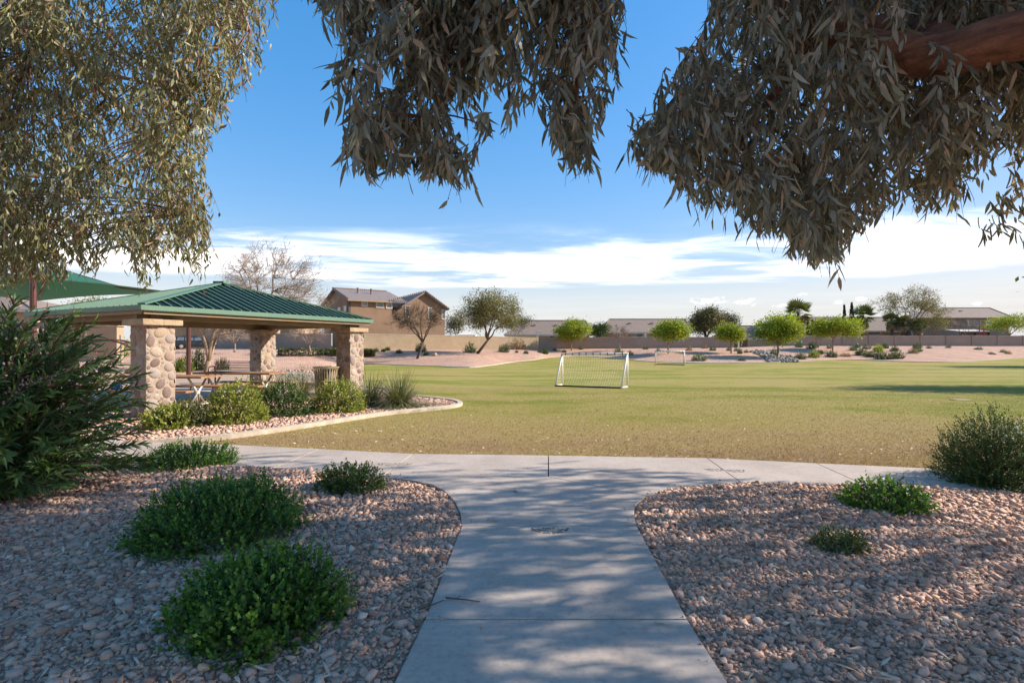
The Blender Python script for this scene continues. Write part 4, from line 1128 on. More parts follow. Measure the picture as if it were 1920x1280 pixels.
def car(label, paint, loc, rotz, suv=True):
    root = thing('parked_car', label, 'car', loc, 'cars parked beyond the ramada', rotz)
    prof = [(-2.35, .38), (-2.38, .72), (-2.28, .98), (-1.6, 1.02), (1.25, 1.03), (1.75, .97), (2.25, .80), (2.36, .58), (2.3, .34), (1.95, .26), (-2.0, .26)]
    cab = [(-2.22, 1.0), (-2.02, 1.52), (-1.4, 1.66), (.1, 1.66), (.55, 1.55), (1.28, 1.02)] if suv else [(-1.9, 1.0), (-1.2, 1.40), (-.6, 1.46), (.2, 1.44), (.6, 1.34), (1.3, 1.0)]
    def ext_(mb, pf, w0, w1):
        n = len(pf); zs = [z for _, z in pf]; z0, z1 = min(zs), max(zs)
        def wd(z): return w0 + (w1 - w0) * (z - z0) / (z1 - z0)
        mb.add([(x, -wd(z), z) for x, z in pf] + [(x, wd(z), z) for x, z in pf], [tuple(range(n)), tuple(range(2 * n - 1, n - 1, -1))] + [(i, n + i, n + (i + 1) % n, (i + 1) % n) for i in range(n)])
    mb = MB(); ext_(mb, prof, .93, .90); bo = mb.build('body', paint, root, False, True, .05)
    mb = MB(); ext_(mb, cab, .86, .66); mb.build('cabin', paint, root, False, True, .04)
    for s_ in (-1, 1):
        for (xa, xb) in ((-1.95, -1.15), (-1.05, -.15), (-.05, .85)):
            mb = MB(); ta = .30
            y0_, y1_ = s_ * .84, s_ * .715
            mb.add([(xa, y0_, 1.08), (xb, y0_, 1.08), (min(xb, .55), y1_, 1.50 if suv else 1.36), (max(xa, -1.85) + .04, y1_, 1.50 if suv else 1.36)], [(0, 1, 2, 3)]); mb.build('window', M['glass'], root, False)
        for x in (-1.42, 1.45):
            mb = MB(); mb.tube([(x, s_ * .72, .34), (x, s_ * .95, .34)], .345, 18); w_ = mb.build('wheel', M['black'], root, False)
            mb = MB(); mb.tube([(x, s_ * .93, .34), (x, s_ * .965, .34)], .21, 10); mb.build('rim', M['galv'], w_, False)
        mb = MB(); mb.box((2.27, s_ * .68, .72), (.14, .34, .14)); mb.build('headlight', M['trim'], root, False)
        mb = MB(); mb.box((-2.33, s_ * .76, .90), (.10, .16, .28)); mb.build('taillight', red, root, False)
        mb = MB(); mb.box((.72, s_ * 1.0, 1.06), (.12, .18, .12)); mb.build('mirror', paint, root, False)
    mb = MB(); mb.add([(-2.20, -.66, 1.08), (-2.20, .66, 1.08), (-2.045, .56, 1.48 if suv else 1.1), (-2.045, -.56, 1.48 if suv else 1.1)], [(0, 3, 2, 1)]); mb.build('rear_window', M['glass'], root, False)
    mb = MB(); mb.add([(1.26, -.72, 1.07), (1.26, .72, 1.07), (.62, .6, 1.50 if suv else 1.33), (.62, -.6, 1.50 if suv else 1.33)], [(0, 1, 2, 3)]); mb.build('windscreen', M['glass'], root, False)
    return root


cwhite = plain('car_paint_white', (.62, .64, .67), .25, 0, .6, .03); cblack = plain('car_paint_black', (.02, .022, .025), .22, 0, .6, .03)
q = px(333, 656, 68); car('white hatchback car parked beside the black one past the ramada', cwhite, (q.x, 68, 1.135), R(100), False)
q = px(366, 656, 66); car('black sport utility car parked beyond the bare tree and the ramada', cblack, (q.x, 66, 1.135), R(28))
cgrey = plain('car_paint_silver', (.5, .5, .52), .3, 0, .6, .03)

q0 = px(148, 660, 36); q1 = px(222, 660, 36); gz = drop(q0.x, 36)
mw = thing('monument_wall', 'cream stucco entry wall with a capped pillar behind the oleander', 'wall', ((q0.x + q1.x) / 2, 36, gz))
mb = MB(); mb.span((q0.x - 2, 36, gz - .3), (q1.x - .4, 36.35, px(0, 611, 36).z)); mb.build('wall_panel', M['stucco_tan'], mw)
mb = MB(); mb.span((q0.x - 2.05, 35.93, px(0, 611, 36).z), (q1.x - .45, 36.42, px(0, 606, 36).z + .1)); mb.build('cap', M['wallcap'], mw)
mb = MB(); mb.span((q1.x - .55, 35.85, gz - .3), (q1.x, 36.5, px(0, 610, 36).z)); mb.build('pillar', M['stucco_tan'], mw)
mb = MB(); x_, zt = q1.x - .27, px(0, 611, 36).z; mb.span((x_ - .42, 35.75, zt), (x_ + .42, 36.6, zt + .08)); mb.add([(x_ - .42, 35.75, zt + .08), (x_ + .42, 35.75, zt + .08), (x_ + .42, 36.6, zt + .08), (x_ - .42, 36.6, zt + .08), (x_, 36.18, zt + .26)], [(0, 1, 4), (1, 2, 4), (2, 3, 4), (3, 0, 4)]); mb.build('pillar_cap', M['white'], mw)
q = px(226.5, 640, 34); sg = thing('park_sign', 'small white sign on a green post beside the cream entry wall', 'sign', (q.x, 34, drop(q.x, 34)))
mb = MB(); mb.tube([(q.x, 34, drop(q.x, 34) - .2), (q.x, 34, px(0, 632, 34).z)], .03, 6); mb.build('post', M['trimgreen'], sg)
mb = MB(); mb.box((q.x, 33.96, px(0, 632, 34).z), (.16, .02, .28)); mb.build('plate', M['white'], sg, bevel=.006)
mb = MB(); mb.box((q.x + .08, 33.96, px(0, 641, 34).z), (.2, .02, .22)); mb.build('plate', M['white'], sg, bevel=.006)

# ------------------------------------------------------------------ ramada
e1 = Vector((.45, .893, 0)).normalized(); e2 = Vector((-e1.y, e1.x, 0)); C1 = Vector((-7.74, 11.04, 0)); A_, B_ = 5.8, 4.1
ramada = thing('ramada', 'picnic ramada with green metal hip roof on four cobblestone columns', 'ramada', C1 + e1 * A_ / 2 + e2 * B_ / 2)


def rp(a, b_, z=0.0): p = C1 + e1 * a + e2 * b_; return Vector((p.x, p.y, z))


m, n, l, b = newmat('river_cobble')
oi = n.new('ShaderNodeObjectInfo')
mx_ = n.new('ShaderNodeMath'); mx_.operation = 'MULTIPLY_ADD'; l.new(noise(n, l, 2.2, 5, .7), mx_.inputs[0]); mx_.inputs[1].default_value = .35
sb_ = n.new('ShaderNodeMath'); sb_.operation = 'SUBTRACT'; l.new(oi.outputs['Random'], sb_.inputs[0]); sb_.inputs[1].default_value = .18; l.new(sb_.outputs[0], mx_.inputs[2])
l.new(ramp(n, l, mx_.outputs[0], [(0, (.20, .13, .10)), (.25, (.31, .215, .17)), (.5, (.41, .26, .17)), (.72, (.37, .30, .255)), (.88, (.45, .31, .20)), (1, (.50, .41, .33))]), b.inputs['Base Color'])
b.inputs['Roughness'].default_value = .75; bump(n, l, b, noise(n, l, 9, 5, .65), .5, .05); M['cobble'] = m

COB = []
for k in range(7):  # domed cobbles, about 60 triangles, unit size, lying in the x-z plane and bulging to -y
    r2 = random.Random(50 + k); vs_ = [(0, -.42, 0)]; nseg = 10; fs_ = []
    lob = [r2.uniform(.82, 1.12) for _ in range(nseg)]; lob = [(lob[i - 1] + lob[i] * 2 + lob[(i + 1) % nseg]) / 4 for i in range(nseg)]
    for (rr, yy) in ((.5, -.36), (.82, -.22), (1.0, .02), (1.0, .2)):
        for i in range(nseg):
            a = 2 * math.pi * i / nseg; vs_.append((math.cos(a) * rr * lob[i], yy * r2.uniform(.9, 1.1), math.sin(a) * rr * lob[i]))
    for i in range(nseg): fs_.append((0, 1 + i, 1 + (i + 1) % nseg))
    for q_ in range(3):
        for i in range(nseg): a = 1 + q_ * nseg + i; c = 1 + q_ * nseg + (i + 1) % nseg; fs_.append((a, a + nseg, c + nseg, c))
    mb = MB(); mb.add(vs_, [f[::-1] for f in fs_]); me = mb.mesh('cobble_%d' % k, True); me.materials.append(M['cobble']); COB.append(me)


def pack(w, h, seed):
    r2 = random.Random(seed); out = []
    for r0, tries in ((.105, 60), (.085, 160), (.068, 300), (.05, 500), (.034, 700), (.022, 500)):
        for _ in range(tries):
            r_ = r0 * r2.uniform(.88, 1.1); asp = r2.uniform(1.0, 1.45) if r0 > .04 else r2.uniform(1, 1.25); x = r2.uniform(-w / 2 + r_ * .62, w / 2 - r_ * .62); z = r2.uniform(r_, h - r_ * 1.02)
            if all((x - q[0]) ** 2 + (z - q[1]) ** 2 > (r_ * (1 + (asp - 1) * .4) + q[2] * (1 + (q[3] - 1) * .4) + .007) ** 2 for q in out): out.append((x, z, r_, asp, r2.uniform(0, 3.14), r2.randrange(7)))
    return out


CS, CH = .58, 1.98; CAPZ = 2.115
for ci, (a_, b2) in enumerate(((0, 0), (A_, B_), (A_, 0), (0, B_))):
    c = rp(a_, b2); zg = min(0, float(gl(c.x, c.y))) - .05
    mb = MB(); Mx = Matrix((e1, e2, Vector((0, 0, 1)))).transposed(); mb.box((c.x, c.y, (CH + zg) / 2), (CS, CS, CH - zg), Mx)
    colo = mb.build('column', M['mortar'], ramada)
    for k in range(2):
        mb = MB(); off = e1 * (.205 if k else -.205); mb.box(Vector((c.x, c.y, CH + .065)) + off, (.405, .80 - .02 * k, .13 - .008 * k), Mx); mb.build('cap_stone', M['cap'], colo, bevel=.02)
    rest = MB()
    for fi, (nrm, tan) in enumerate(((-e1, -e2), (-e2, e1), (e1, e2), (e2, -e1))):
        for (x, z, r_, asp, an, vi) in pack(CS, CH, ci * 10 + fi):
            X = (tan * math.cos(an) + Vector((0, 0, 1)) * math.sin(an)); Z = (tan * -math.sin(an) + Vector((0, 0, 1)) * math.cos(an)); Yv = -nrm
            mt = Matrix((X * r_ * asp, Yv * r_ * .62, Z * r_)).transposed().to_4x4(); mt.translation = c + nrm * (CS / 2) + tan * x + Vector((0, 0, z))
            if fi < 2 and ci < 3:
                o = bpy.data.objects.new('stone', COB[vi]); COL.objects.link(o); o.parent = colo; o.matrix_local = mt
            else:
                rest.add([mt @ v.co for v in COB[vi].vertices], [p.vertices[:] for p in COB[vi].polygons])
    if rest.v: rest.build('far_stones', M['cobble'], colo, smooth=True, kind='stuff')
    mb = MB(); mb.box((c.x, c.y, (CAPZ + 2.32) / 2), (.2, .2, 2.32 - CAPZ + .02), Mx); mb.build('post', M['beam'], ramada)
    mb = MB(); mb.box((c.x, c.y, CAPZ + .012), (.32, .32, .024), Mx); mb.build('base_plate', M['beam'], ramada)
# perimeter beams, hip rafters, braces
ZB = 2.20
for (p, q) in (((-.35, 0), (A_ + .35, 0)), ((-.35, B_), (A_ + .35, B_))):
    mb = MB(); mb.bar(rp(*p, ZB), rp(*q, ZB), .12, .19); mb.build('beam', M['beam'], ramada)
for (p, q) in (((0, .10), (0, B_ - .10)), ((A_, .10), (A_, B_ - .10))):
    mb = MB(); mb.bar(rp(*p, ZB + .005), rp(*q, ZB + .005), .12, .17); mb.build('beam', M['beam'], ramada)
OH = .47; ZE = 2.375; ZPK = 3.30
PK = rp(A_ / 2, B_ / 2, ZPK); CR = [rp(-OH, -OH, ZE), rp(A_ + OH, -OH, ZE), rp(A_ + OH, B_ + OH, ZE), rp(-OH, B_ + OH, ZE)]
for c in CR:
    mb = MB(); d = Vector((0, 0, .13)); mb.bar(c.lerp(PK, .05) - d, PK - d, .12, .16); mb.build('rafter', M['beam'], ramada)
for (a_, b2, da, db) in ((0, 0, 1, 0), (0, 0, 0, 1), (A_, 0, -1, 0), (A_, 0, 0, 1), (A_, B_, -1, 0), (A_, B_, 0, -1), (0, B_, 1, 0), (0, B_, 0, -1)):
    mb = MB(); mb.bar(rp(a_ + da * .1, b2 + db * .1, CAPZ - .18 if False else 2.06 - .0), rp(a_ + da * .55, b2 + db * .55, ZB - .08), .09, .11); mb.build('brace', M['beam'], ramada)
for k in range(4):
    a, c = CR[k], CR[(k + 1) % 4]; ed = (c - a).normalized(); L = (c - a).length; inw = Vector((0, 0, 1)).cross(ed).normalized()
    mb = MB(); slab(mb, [a, c, PK], .03); mb.build('roof_panel', M['roofgreen'], ramada)
    run = (PK - a).dot(inw); apex = (PK - a).dot(ed); slope = (ZPK - ZE) / run; nrm = (c - a).cross(PK - a).normalized()
    cnt = int(L / .235)
    for j in range(cnt + 1):
        s_ = (j + .5) * L / (cnt + 1); f = s_ / apex if s_ < apex else (L - s_) / (L - apex); le = run * f
        if le < .12: continue
        p0 = a + ed * s_ + nrm * .018; p1 = p0 + (inw + Vector((0, 0, slope))) * (le - .05)
        mb = MB(); mb.bar(p0, p1, .026, .034, nrm); mb.build('rib', M['trimgreen'], ramada)
        q0 = a + ed * s_ + inw * .12 + Vector((0, 0, slope * .12)) - nrm * .052; q1 = q0 + (inw + Vector((0, 0, slope))) * max(.05, le - .25)
        mb = MB(); mb.bar(q0, q1, .10, .04, nrm); mb.build('deck_rib', M['deck'], ramada)
    mb = MB(); dd = -inw * .02
    mb.bar(a + dd + Vector((0, 0, -.045)) - ed * .03, c + dd + Vector((0, 0, -.045)) + ed * .03, .045, .105); mb.build('fascia', M['trimgreen'], ramada)
    mb = MB(); mb.bar(a + inw * .06 + Vector((0, 0, -.125)) + ed * .06, c + inw * .06 + Vector((0, 0, -.125)) - ed * .06, .06, .09); mb.build('eave_beam', M['beam'], ramada)
    mb = MB(); mb.bar(a + Vector((0, 0, .03)), PK + Vector((0, 0, .03)), .14, .035); mb.build('hip_cap', M['trimgreen'], ramada)
mb = MB(); mb.box(PK + Vector((0, 0, .04)), (.3, .3, .06)); mb.build('peak_cap', M['trimgreen'], ramada, bevel=.01)

# patio slab, play sand and a second walk beyond
pat = [rp(-.05, .45), rp(A_ + .1, .45), rp(A_ + .1, 1.8), rp(A_ + 1.8, B_ + 2.0), rp(2.0, B_ + 4), rp(-1.2, B_ + 1)]
mb = MB(); mb.prism([(p.x, p.y) for p in pat], -.3, .035); tag(mb.build('patio', M['concrete'], bevel=.01), kind='structure')
sand = [rp(A_ + 2.6, 3.6), rp(A_ + 6.0, 7.5), rp(A_ + 7, B_ + 14), rp(2, B_ + 14), rp(2.2, B_ + 4.6), rp(A_ + 2.5, B_ + 2.6)]
mb = MB(); mb.prism([(p.x, p.y) for p in sand], -.5, .06); tag(mb.build('play_sand', M['sand']), kind='structure')
fw = [rp(A_ + 6.1, 8.2), rp(A_ + 7.5, 8.8), rp(A_ + 8.6, B_ + 14), rp(A_ + 7.2, B_ + 14)]
mb = MB(); mb.prism([(p.x, p.y) for p in fw], -.5, .075); tag(mb.build('far_walk', M['concrete']), kind='structure')


def picnic_table(label, c, rotz):
    root = thing('picnic_table', label, 'picnic table', c, 'picnic tables under the ramada', rotz); L = 2.3
    for k in range(3): mb = MB(); mb.box((0, (k - 1) * .255, .745), (L, .245, .045)); mb.build('top_plank', M['plank'], root, False, bevel=.008)
    for s_ in (-1, 1):
        mb = MB(); mb.box((0, s_ * .74, .44), (L, .26, .045)); mb.build('bench_plank', M['plank'], root, False, bevel=.008)
    for x in (-.78, .78):
        mb = MB()
        for s_ in (-1, 1):
            mb.tube([(x, s_ * .32, .715), (x, s_ * .05, .38), (x, s_ * .03, .06)], .026, 8)
            mb.tube([(x, -s_ * .3, .70), (x, s_ * .26, .05)], .024, 8)
            mb.tube([(x, s_ * .86, .405), (x, s_ * .90, .37), (x, s_ * .90, .10), (x, s_ * .86, .05), (x, 0, .045)], .026, 8)
            mb.tube([(x, s_ * .62, .41), (x, s_ * .86, .41)], .024, 8)
        mb.build('frame', M['galv'], root, False, True)
    return root


picnic_table('brown plank picnic table in the middle of the ramada', rp(2.95, 1.55, .04) + Vector((0.15, .0, 0)), R(-8))
picnic_table('brown plank picnic table mostly hidden behind the nearest cobblestone column', Vector((-8.55, 12.75, .04)), R(-6))
# curved steel bench
bq = Vector((-11.1, 20.4, .06)); bench = thing('park_bench', 'dark red steel bench with looped ends behind the picnic table', 'bench', bq, None, R(8))
for s_ in (-1, 1):
    mb = MB(); x = s_ * .8; mb.tube([(x, -.30, 0), (x, -.30, .56), (x, -.24, .64), (x, -.14, .67), (x, .14, .67), (x, .24, .64), (x, .30, .56), (x, .30, 0)], .03, 8); mb.build('leg', M['brown_steel'], bench, False, True)
    mb = MB(); mb.tube([(x * .97, .2, .44), (x * .97, .33, .66), (x * .97, .40, .86)], .028, 8); mb.build('back_post', M['brown_steel'], bench, False, True)
for k in range(7): mb = MB(); y_ = -.26 + k * .075; mb.tube([(-.78, y_, .45 - .03 * math.sin(k / 6 * 3.1)), (.78, y_, .45 - .03 * math.sin(k / 6 * 3.1))], .016, 6); mb.build('seat_slat', M['brown_steel'], bench, False)
for k in range(6): mb = MB(); mb.tube([(-.78, .26 + k * .028, .52 + k * .066), (.78, .26 + k * .028, .52 + k * .066)], .016, 6); mb.build('back_slat', M['brown_steel'], bench, False)
# slatted litter bin
tq = Vector((-5.72, 15.75, .035)); can = thing('trash_can', 'beige slatted metal trash can beside the ramada column', 'trash can', tq)
mb = MB(); mb.tube([(0, 0, .02), (0, 0, .80)], .29, 20); mb.build('liner', M['black'], can, False, True)
for k in range(28):
    a = 2 * math.pi * k / 28; mb = MB(); c_, s_ = math.cos(a), math.sin(a)
    pts = [(c_ * .315, s_ * .315, .02), (c_ * .32, s_ * .32, .5), (c_ * .34, s_ * .34, .74), (c_ * .39, s_ * .39, .86)]
    for i in range(3): mb.bar(pts[i], pts[i + 1], .036, .008, (c_, s_, 0))
    mb.build('slat', M['canbeige'], can, False)
for z_, r_ in ((.05, .325), (.86, .392), (.45, .325)):
    mb = MB(); mb.tube([(math.cos(2 * math.pi * k / 24) * r_, math.sin(2 * math.pi * k / 24) * r_, z_) for k in range(25)], .014, 6, cap=False); mb.build('ring', M['canbeige'], can, False, True)
# tall brown post in the play area, arch climber, blue ball, canopy
ac = px(198, 650, 21); gz = .05; ar = thing('arch_climber', 'dark arched tube climber behind the oleander', 'climber', (ac.x, 21, gz))
for y_ in (-.3, .3):
    mb = MB(); mb.tube([(ac.x + 2.0 * math.cos(a), 21 + y_, gz + 1.75 * math.sin(a) ** .8) for a in [math.pi * k / 14 for k in range(15)]], .035, 8); mb.build('rail', M['brown_steel'], ar, smooth=True)
for k in range(3, 12):
    a = math.pi * k / 14; mb = MB(); mb.tube([(ac.x + 2.0 * math.cos(a), 20.7, gz + 1.75 * math.sin(a) ** .8), (ac.x + 2.0 * math.cos(a), 21.3, gz + 1.75 * math.sin(a) ** .8)], .02, 6); mb.build('rung', M['brown_steel'], ar)
blue = plain('blue_plastic', (.05, .22, .55), .4); q = px(218, 731, 16.5)
bb = thing('play_ball', 'small blue ball on the ground behind the oleander', 'ball', (q.x, 16.5, .06))
bm = bmesh.new(); bmesh.ops.create_icosphere(bm, subdivisions=3, radius=.16, matrix=Matrix.Translation((q.x, 16.5, .21)))
me = bpy.data.meshes.new('ball'); bm.to_mesh(me); bm.free(); me.polygons.foreach_set('use_smooth', [True] * len(me.polygons)); link('ball_shell', me, blue, bb)
mb = MB(); mb.tube([(q.x + .1615 * math.cos(t), 16.5 + .1615 * math.sin(t), .21) for t in [2 * math.pi * k / 24 for k in range(25)]], .004, 5, cap=False); mb.build('seam', blue, bb)

KZ = 4.0; K = [Vector((-17.3, 18.5, KZ)), Vector((-15.35, 24.3, KZ)), Vector((-26.4, 28.3, KZ)), Vector((-28.1, 22.9, KZ))]; KA = Vector((-20.9, 23.2, 5.2))
sail = thing('shade_canopy', 'green fabric shade canopy on brown poles over the playground', 'canopy', (KA.x, KA.y, .1))
Vn = []; Fn = []; NSeg = 12
for k in range(4):
    a, c = K[k], K[(k + 1) % 4]
    for i in range(NSeg + 1):
        t = i / NSeg; ed = a.lerp(c, t); ed = ed + (KA - ed) * (.09 * math.sin(math.pi * t)); ed.z += .0
        for j in range(9):
            s_ = j / 8; p = ed.lerp(KA, s_); p.z -= .28 * math.sin(math.pi * s_); Vn.append(p)
    for i in range(NSeg):
        for j in range(8):
            o_ = k * (NSeg + 1) * 9; q = o_ + i * 9 + j; Fn.append((q, q + 9, q + 10, q + 1))
mb = MB(); mb.add(Vn, Fn); mb.build('canopy_fabric', M['sail'], sail, smooth=True)
for k in range(4):
    mb = MB(); p = K[k]; mb.tube([(p.x, p.y, -.3), (p.x, p.y, p.z)], .10, 10); mb.build('pole', M['brown_steel'], sail)
    mb = MB(); mb.tube([p + Vector((0, 0, -.02)), p.lerp(KA, .5) + Vector((0, 0, -.36)), KA + Vector((0, 0, -.08))], .05, 8); mb.build('strut', M['brown_steel'], sail)

# ------------------------------------------------------------------ soccer goals


def goal(label, fl, fr, depth, H, r_, bl=None):
    """front posts stand on fl and fr (far side), the net's foot lies nearer the viewer"""
    fl, fr = Vector(fl), Vector(fr); d = (fr - fl).normalized(); back = Vector((d.y, -d.x, 0)); W = (fr - fl).length
    root = thing('soccer_goal', label, 'soccer goal', (fl + fr) / 2, 'portable soccer goals on the lawn')
    up = Vector((0, 0, H)); tl, tr_ = fl + up, fr + up; bl_, br_ = fl + back * depth, fr + back * depth
    kl, kr = tl + back * depth * .28, tr_ + back * depth * .28
    for a, c in ((fl, tl), (fr, tr_)): mb = MB(); mb.tube([a, c], r_, 10); mb.build('post', M['white'], root, smooth=True)
    mb = MB(); mb.tube([tl - d * r_, tr_ + d * r_], r_, 10); cb = mb.build('crossbar', M['white'], root, smooth=True)
    for k in range(9):
        p = tl.lerp(tr_, (k + .6) / 9.2); mb = MB(); mb.tube([p - d * .02, p + d * .02], r_ * 1.18, 8); mb.build('net_clip', M['black'], cb)
    for a, c in ((tl, bl_), (tr_, br_)): mb = MB(); mb.tube([a, a.lerp(c, .5) + Vector((0, 0, .0)), c], r_ * .8, 8); mb.build('back_stay', M['white'], root, smooth=True)
    for a, c in ((fl, bl_), (fr, br_)): mb = MB(); mb.tube([a + Vector((0, 0, r_)), c + Vector((0, 0, r_))], r_ * .8, 8); mb.build('side_bar', M['white'], root, smooth=True)
    mb = MB(); mb.tube([bl_ + Vector((0, 0, r_)), br_ + Vector((0, 0, r_))], r_ * .8, 8); mb.build('ground_bar', M['black'], root, smooth=True)
    mb = MB(); nv, nh = int(W / .115), int(H / .115); rr = .003
    def sag(s_, t): return math.sin(math.pi * s_) * math.sin(math.pi * t)
    def pt(s_, t):
        a, c = tl.lerp(tr_, s_), bl_.lerp(br_, s_); p = a.lerp(c, t); return p - back * .16 * sag(s_, t) - Vector((0, 0, .12)) * sag(s_, t)
    for i in range(nv + 1): mb.tube([pt(i / nv, t / 7) for t in range(8)], rr, 3, cap=False)
    for j in range(nh + 1): mb.tube([pt(s_ / 10, j / nh) for s_ in range(11)], rr * .7, 3, cap=False)
    for (f0, t0, b0) in ((fl, tl, bl_), (fr, tr_, br_)):
        ns = int(H / .115)
        for i in range(1, ns):
            z_ = i / ns; a = f0.lerp(t0, z_); c = b0.lerp(t0, z_); mb.tube([a, a.lerp(c, .5) + d * .03, c], rr * .8, 3, cap=False)
        for i in range(1, 9):
            t = i / 9; a = f0.lerp(b0, t); c = t0.lerp(b0, t); mb.tube([a, c], rr * .8, 3, cap=False)
    mb.build('net', M['net'], root)
    return root


g1l, g1r = land(1054, 723), land(1176, 727)
goal('larger white soccer goal with net in the middle of the lawn', g1l, g1r, .62, 58 / 960 * g1l.y * 1.02, .045)
g2l, g2r = land(1229, 684.5), land(1283, 685)
goal('smaller looking white soccer goal at the far side of the lawn', g2l, g2r, -1.2, 26 / 960 * g2l.y, .07)
mb = MB(); q = land(1803, 750); mb.box(q + Vector((0, 0, .004)), (.50, .32, .03)); vb_ = thing('valve_box', 'flat grey utility box lid sunk in the lawn', 'utility box', q); mb.build('lid', M['dirt'], vb_, bevel=.01)
mb = MB(); mb.box(q + Vector((0, 0, -.035)), (.56, .38, .07)); mb.build('rim', M['dirt'], vb_)

# ------------------------------------------------------------------ trees beyond the lawn


def far_tree(name, label, tu, tv, cu, cv, ru, rv, Y=None, zb=None, **kw):
    """placed by where its trunk foot and crown are seen"""
    if Y is None: b = land(tu, tv); Y = b.y
    else: b = px(tu, tv, Y); b.z = zb if zb is not None else b.z
    c = px(cu, cv, Y); r_ = ru / 960 * Y
    return tree(name, label, b, c, (r_, r_ * .92, rv / 960 * Y), **kw)


LIME = dict(group='lime green park trees', trunk_r=.11, fork=.52, limbs=6, targets=120, bark='bark_pale', leaf=(80, .26, .55, .42, 'lime', .1), shell=.15, low=-.8)
far_tree('lime_green_tree', 'round lime green tree on the slope behind the larger goal', 1072, 657, 1073, 621, 29, 18, seed=3, **LIME)
far_tree('lime_green_tree', 'round lime green tree rising behind the smaller goal', 1253, 663, 1255, 622, 33, 20, seed=4, **LIME)
far_tree('lime_green_tree', 'small lime green tree in front of the garage doors', 1371, 662, 1370, 625, 23, 14, seed=5, **LIME)
far_tree('lime_green_tree', 'spreading lime green tree beside the grey riprap rocks', 1458, 671, 1462, 619, 40, 25, seed=6, **dict(LIME, trunk_r=.17, targets=150, fork=.42))
far_tree('lime_green_tree', 'broad lime green tree in front of the first fan palm', 1561, 658, 1566, 614, 44, 20, seed=7, **dict(LIME, targets=150))
far_tree('lime_green_tree', 'lime green tree leaning over the wall in front of the grey house', 1892, 645, 1896, 607, 42, 17, Y=97, zb=1.0, seed=8, **dict(LIME, targets=150, leaf=(44, .24, .5, .45, 'lime', .2)))
far_tree('palo_verde_tree', 'olive palo verde with leaning dark trunk before the cream wall', 896, 663, 920, 588, 60, 46, seed=9, trunk_r=.2, fork=.34, limbs=6, targets=190, bark='bark_dark', lean=(1.3, 0),
         leaf=(80, .25, .36, .46, 'palo', .35), twigs=(2, 1.0, .014), shell=.12)
far_tree('mesquite_tree', 'leafless looking brown mesquite with forked dark trunk before the brown house', 783, 672, 782, 602, 55, 34, seed=10, trunk_r=.17, fork=.42, limbs=7, targets=120, bark='bark_dark',
         lean=(.6, 0), leaf=(26, .2, .16, .45, 'mesq', .1), twigs=(7, .9, .013), shell=.3, low=-.55)
BARE = dict(twigs=(6, .8, .011), leaf=None)
far_tree('bare_tree', 'small pale leafless tree in front of the middle taupe wall', 1162, 656, 1160, 624, 20, 15, seed=12, trunk_r=.09, fork=.5, limbs=6, targets=60, bark='bark_grey', twigs=(5, .7, .014))
far_tree('bare_tree', 'pale trunked leafless tree with three limbs seen under the ramada roof', 388, 694, 400, 598, 62, 62, Y=28, zb=-.05, seed=13, trunk_r=.18, fork=.26, limbs=4, targets=70, bark='bark_pale', twigs=(4, .55, .008))
far_tree('bare_tree', 'large leafless tree with reddish twigs rising behind the ramada peak', 487, 704, 506, 552, 104, 84, Y=30, zb=.0, seed=14, trunk_r=.17, fork=.3, limbs=8, targets=170, bark='bark_grey', twigs=(9, .8, .0085), low=-.6)
far_tree('bare_tree', 'leaning leafless tree with forked trunk beside the middle ramada column', 507, 688, 545, 575, 75, 60, Y=38, zb=.15, seed=15, trunk_r=.16, fork=.35, limbs=6, targets=90, bark='bark_grey', lean=(-.5, 0), twigs=(6, .8, .010), low=-.6)
far_tree('bare_tree', 'low grey leafless tree behind the trimmed hedge', 582, 655, 575, 625, 42, 20, Y=58, zb=.9, seed=16, trunk_r=.10, fork=.35, limbs=7, targets=80, bark='bark_grey', twigs=(6, .9, .013))
far_tree('bare_tree', 'pale leafless tree by the parked cars behind the ramada', 440, 650, 440, 618, 48, 26, Y=56, zb=1.0, seed=17, trunk_r=.11, fork=.35, limbs=7, targets=80, bark='bark_grey', twigs=(6, .9, .014))
far_tree('bare_tree', 'thin leafless tree before the grey house', 1806, 640, 1808, 610, 20, 12, Y=97, zb=1.0, seed=18, trunk_r=.09, fork=.4, limbs=6, targets=50, bark='bark_grey', twigs=(5, .9, .016))
far_tree('dark_tree', 'tall dark olive tree behind the end of the middle taupe wall', 1325, 650, 1324, 603, 34, 30, Y=112, zb=.9, seed=20, trunk_r=.3, limbs=6, targets=150, bark='bark_dark', leaf=(90, .42, .42, .65, 'dark_tree', .4), shell=.1)
far_tree('dark_tree', 'smaller dark olive tree with ragged top beside the taller one', 1360, 650, 1361, 604, 20, 20, Y=116, zb=.9, seed=21, trunk_r=.25, limbs=5, targets=70, bark='bark_dark', leaf=(80, .42, .42, .65, 'dark_tree', .4), shell=.1)
far_tree('leafy_tree', 'dark green citrus tree between the two brown roofs', 1121, 650, 1122, 619, 20, 14, Y=95, zb=.8, seed=22, trunk_r=.15, limbs=5, targets=80, bark='bark_dark', leaf=(50, .26, .5, .4, 'shrub_g', .2), shell=.2)
far_tree('leafy_tree', 'green tree tops behind the palo verde', 975, 640, 965, 606, 42, 16, Y=104, zb=.8, seed=23, trunk_r=.2, limbs=6, targets=110, bark='bark_dark', leaf=(40, .3, .45, .5, 'shrub_o', .3), shell=.2)
far_tree('leafy_tree', 'dark tree showing between the brown house and the palo verde', 858, 640, 856, 606, 22, 24, Y=104, zb=.8, seed=24, trunk_r=.2, limbs=6, targets=90, bark='bark_dark', leaf=(40, .3, .45, .5, 'dark_tree', .3), shell=.2)
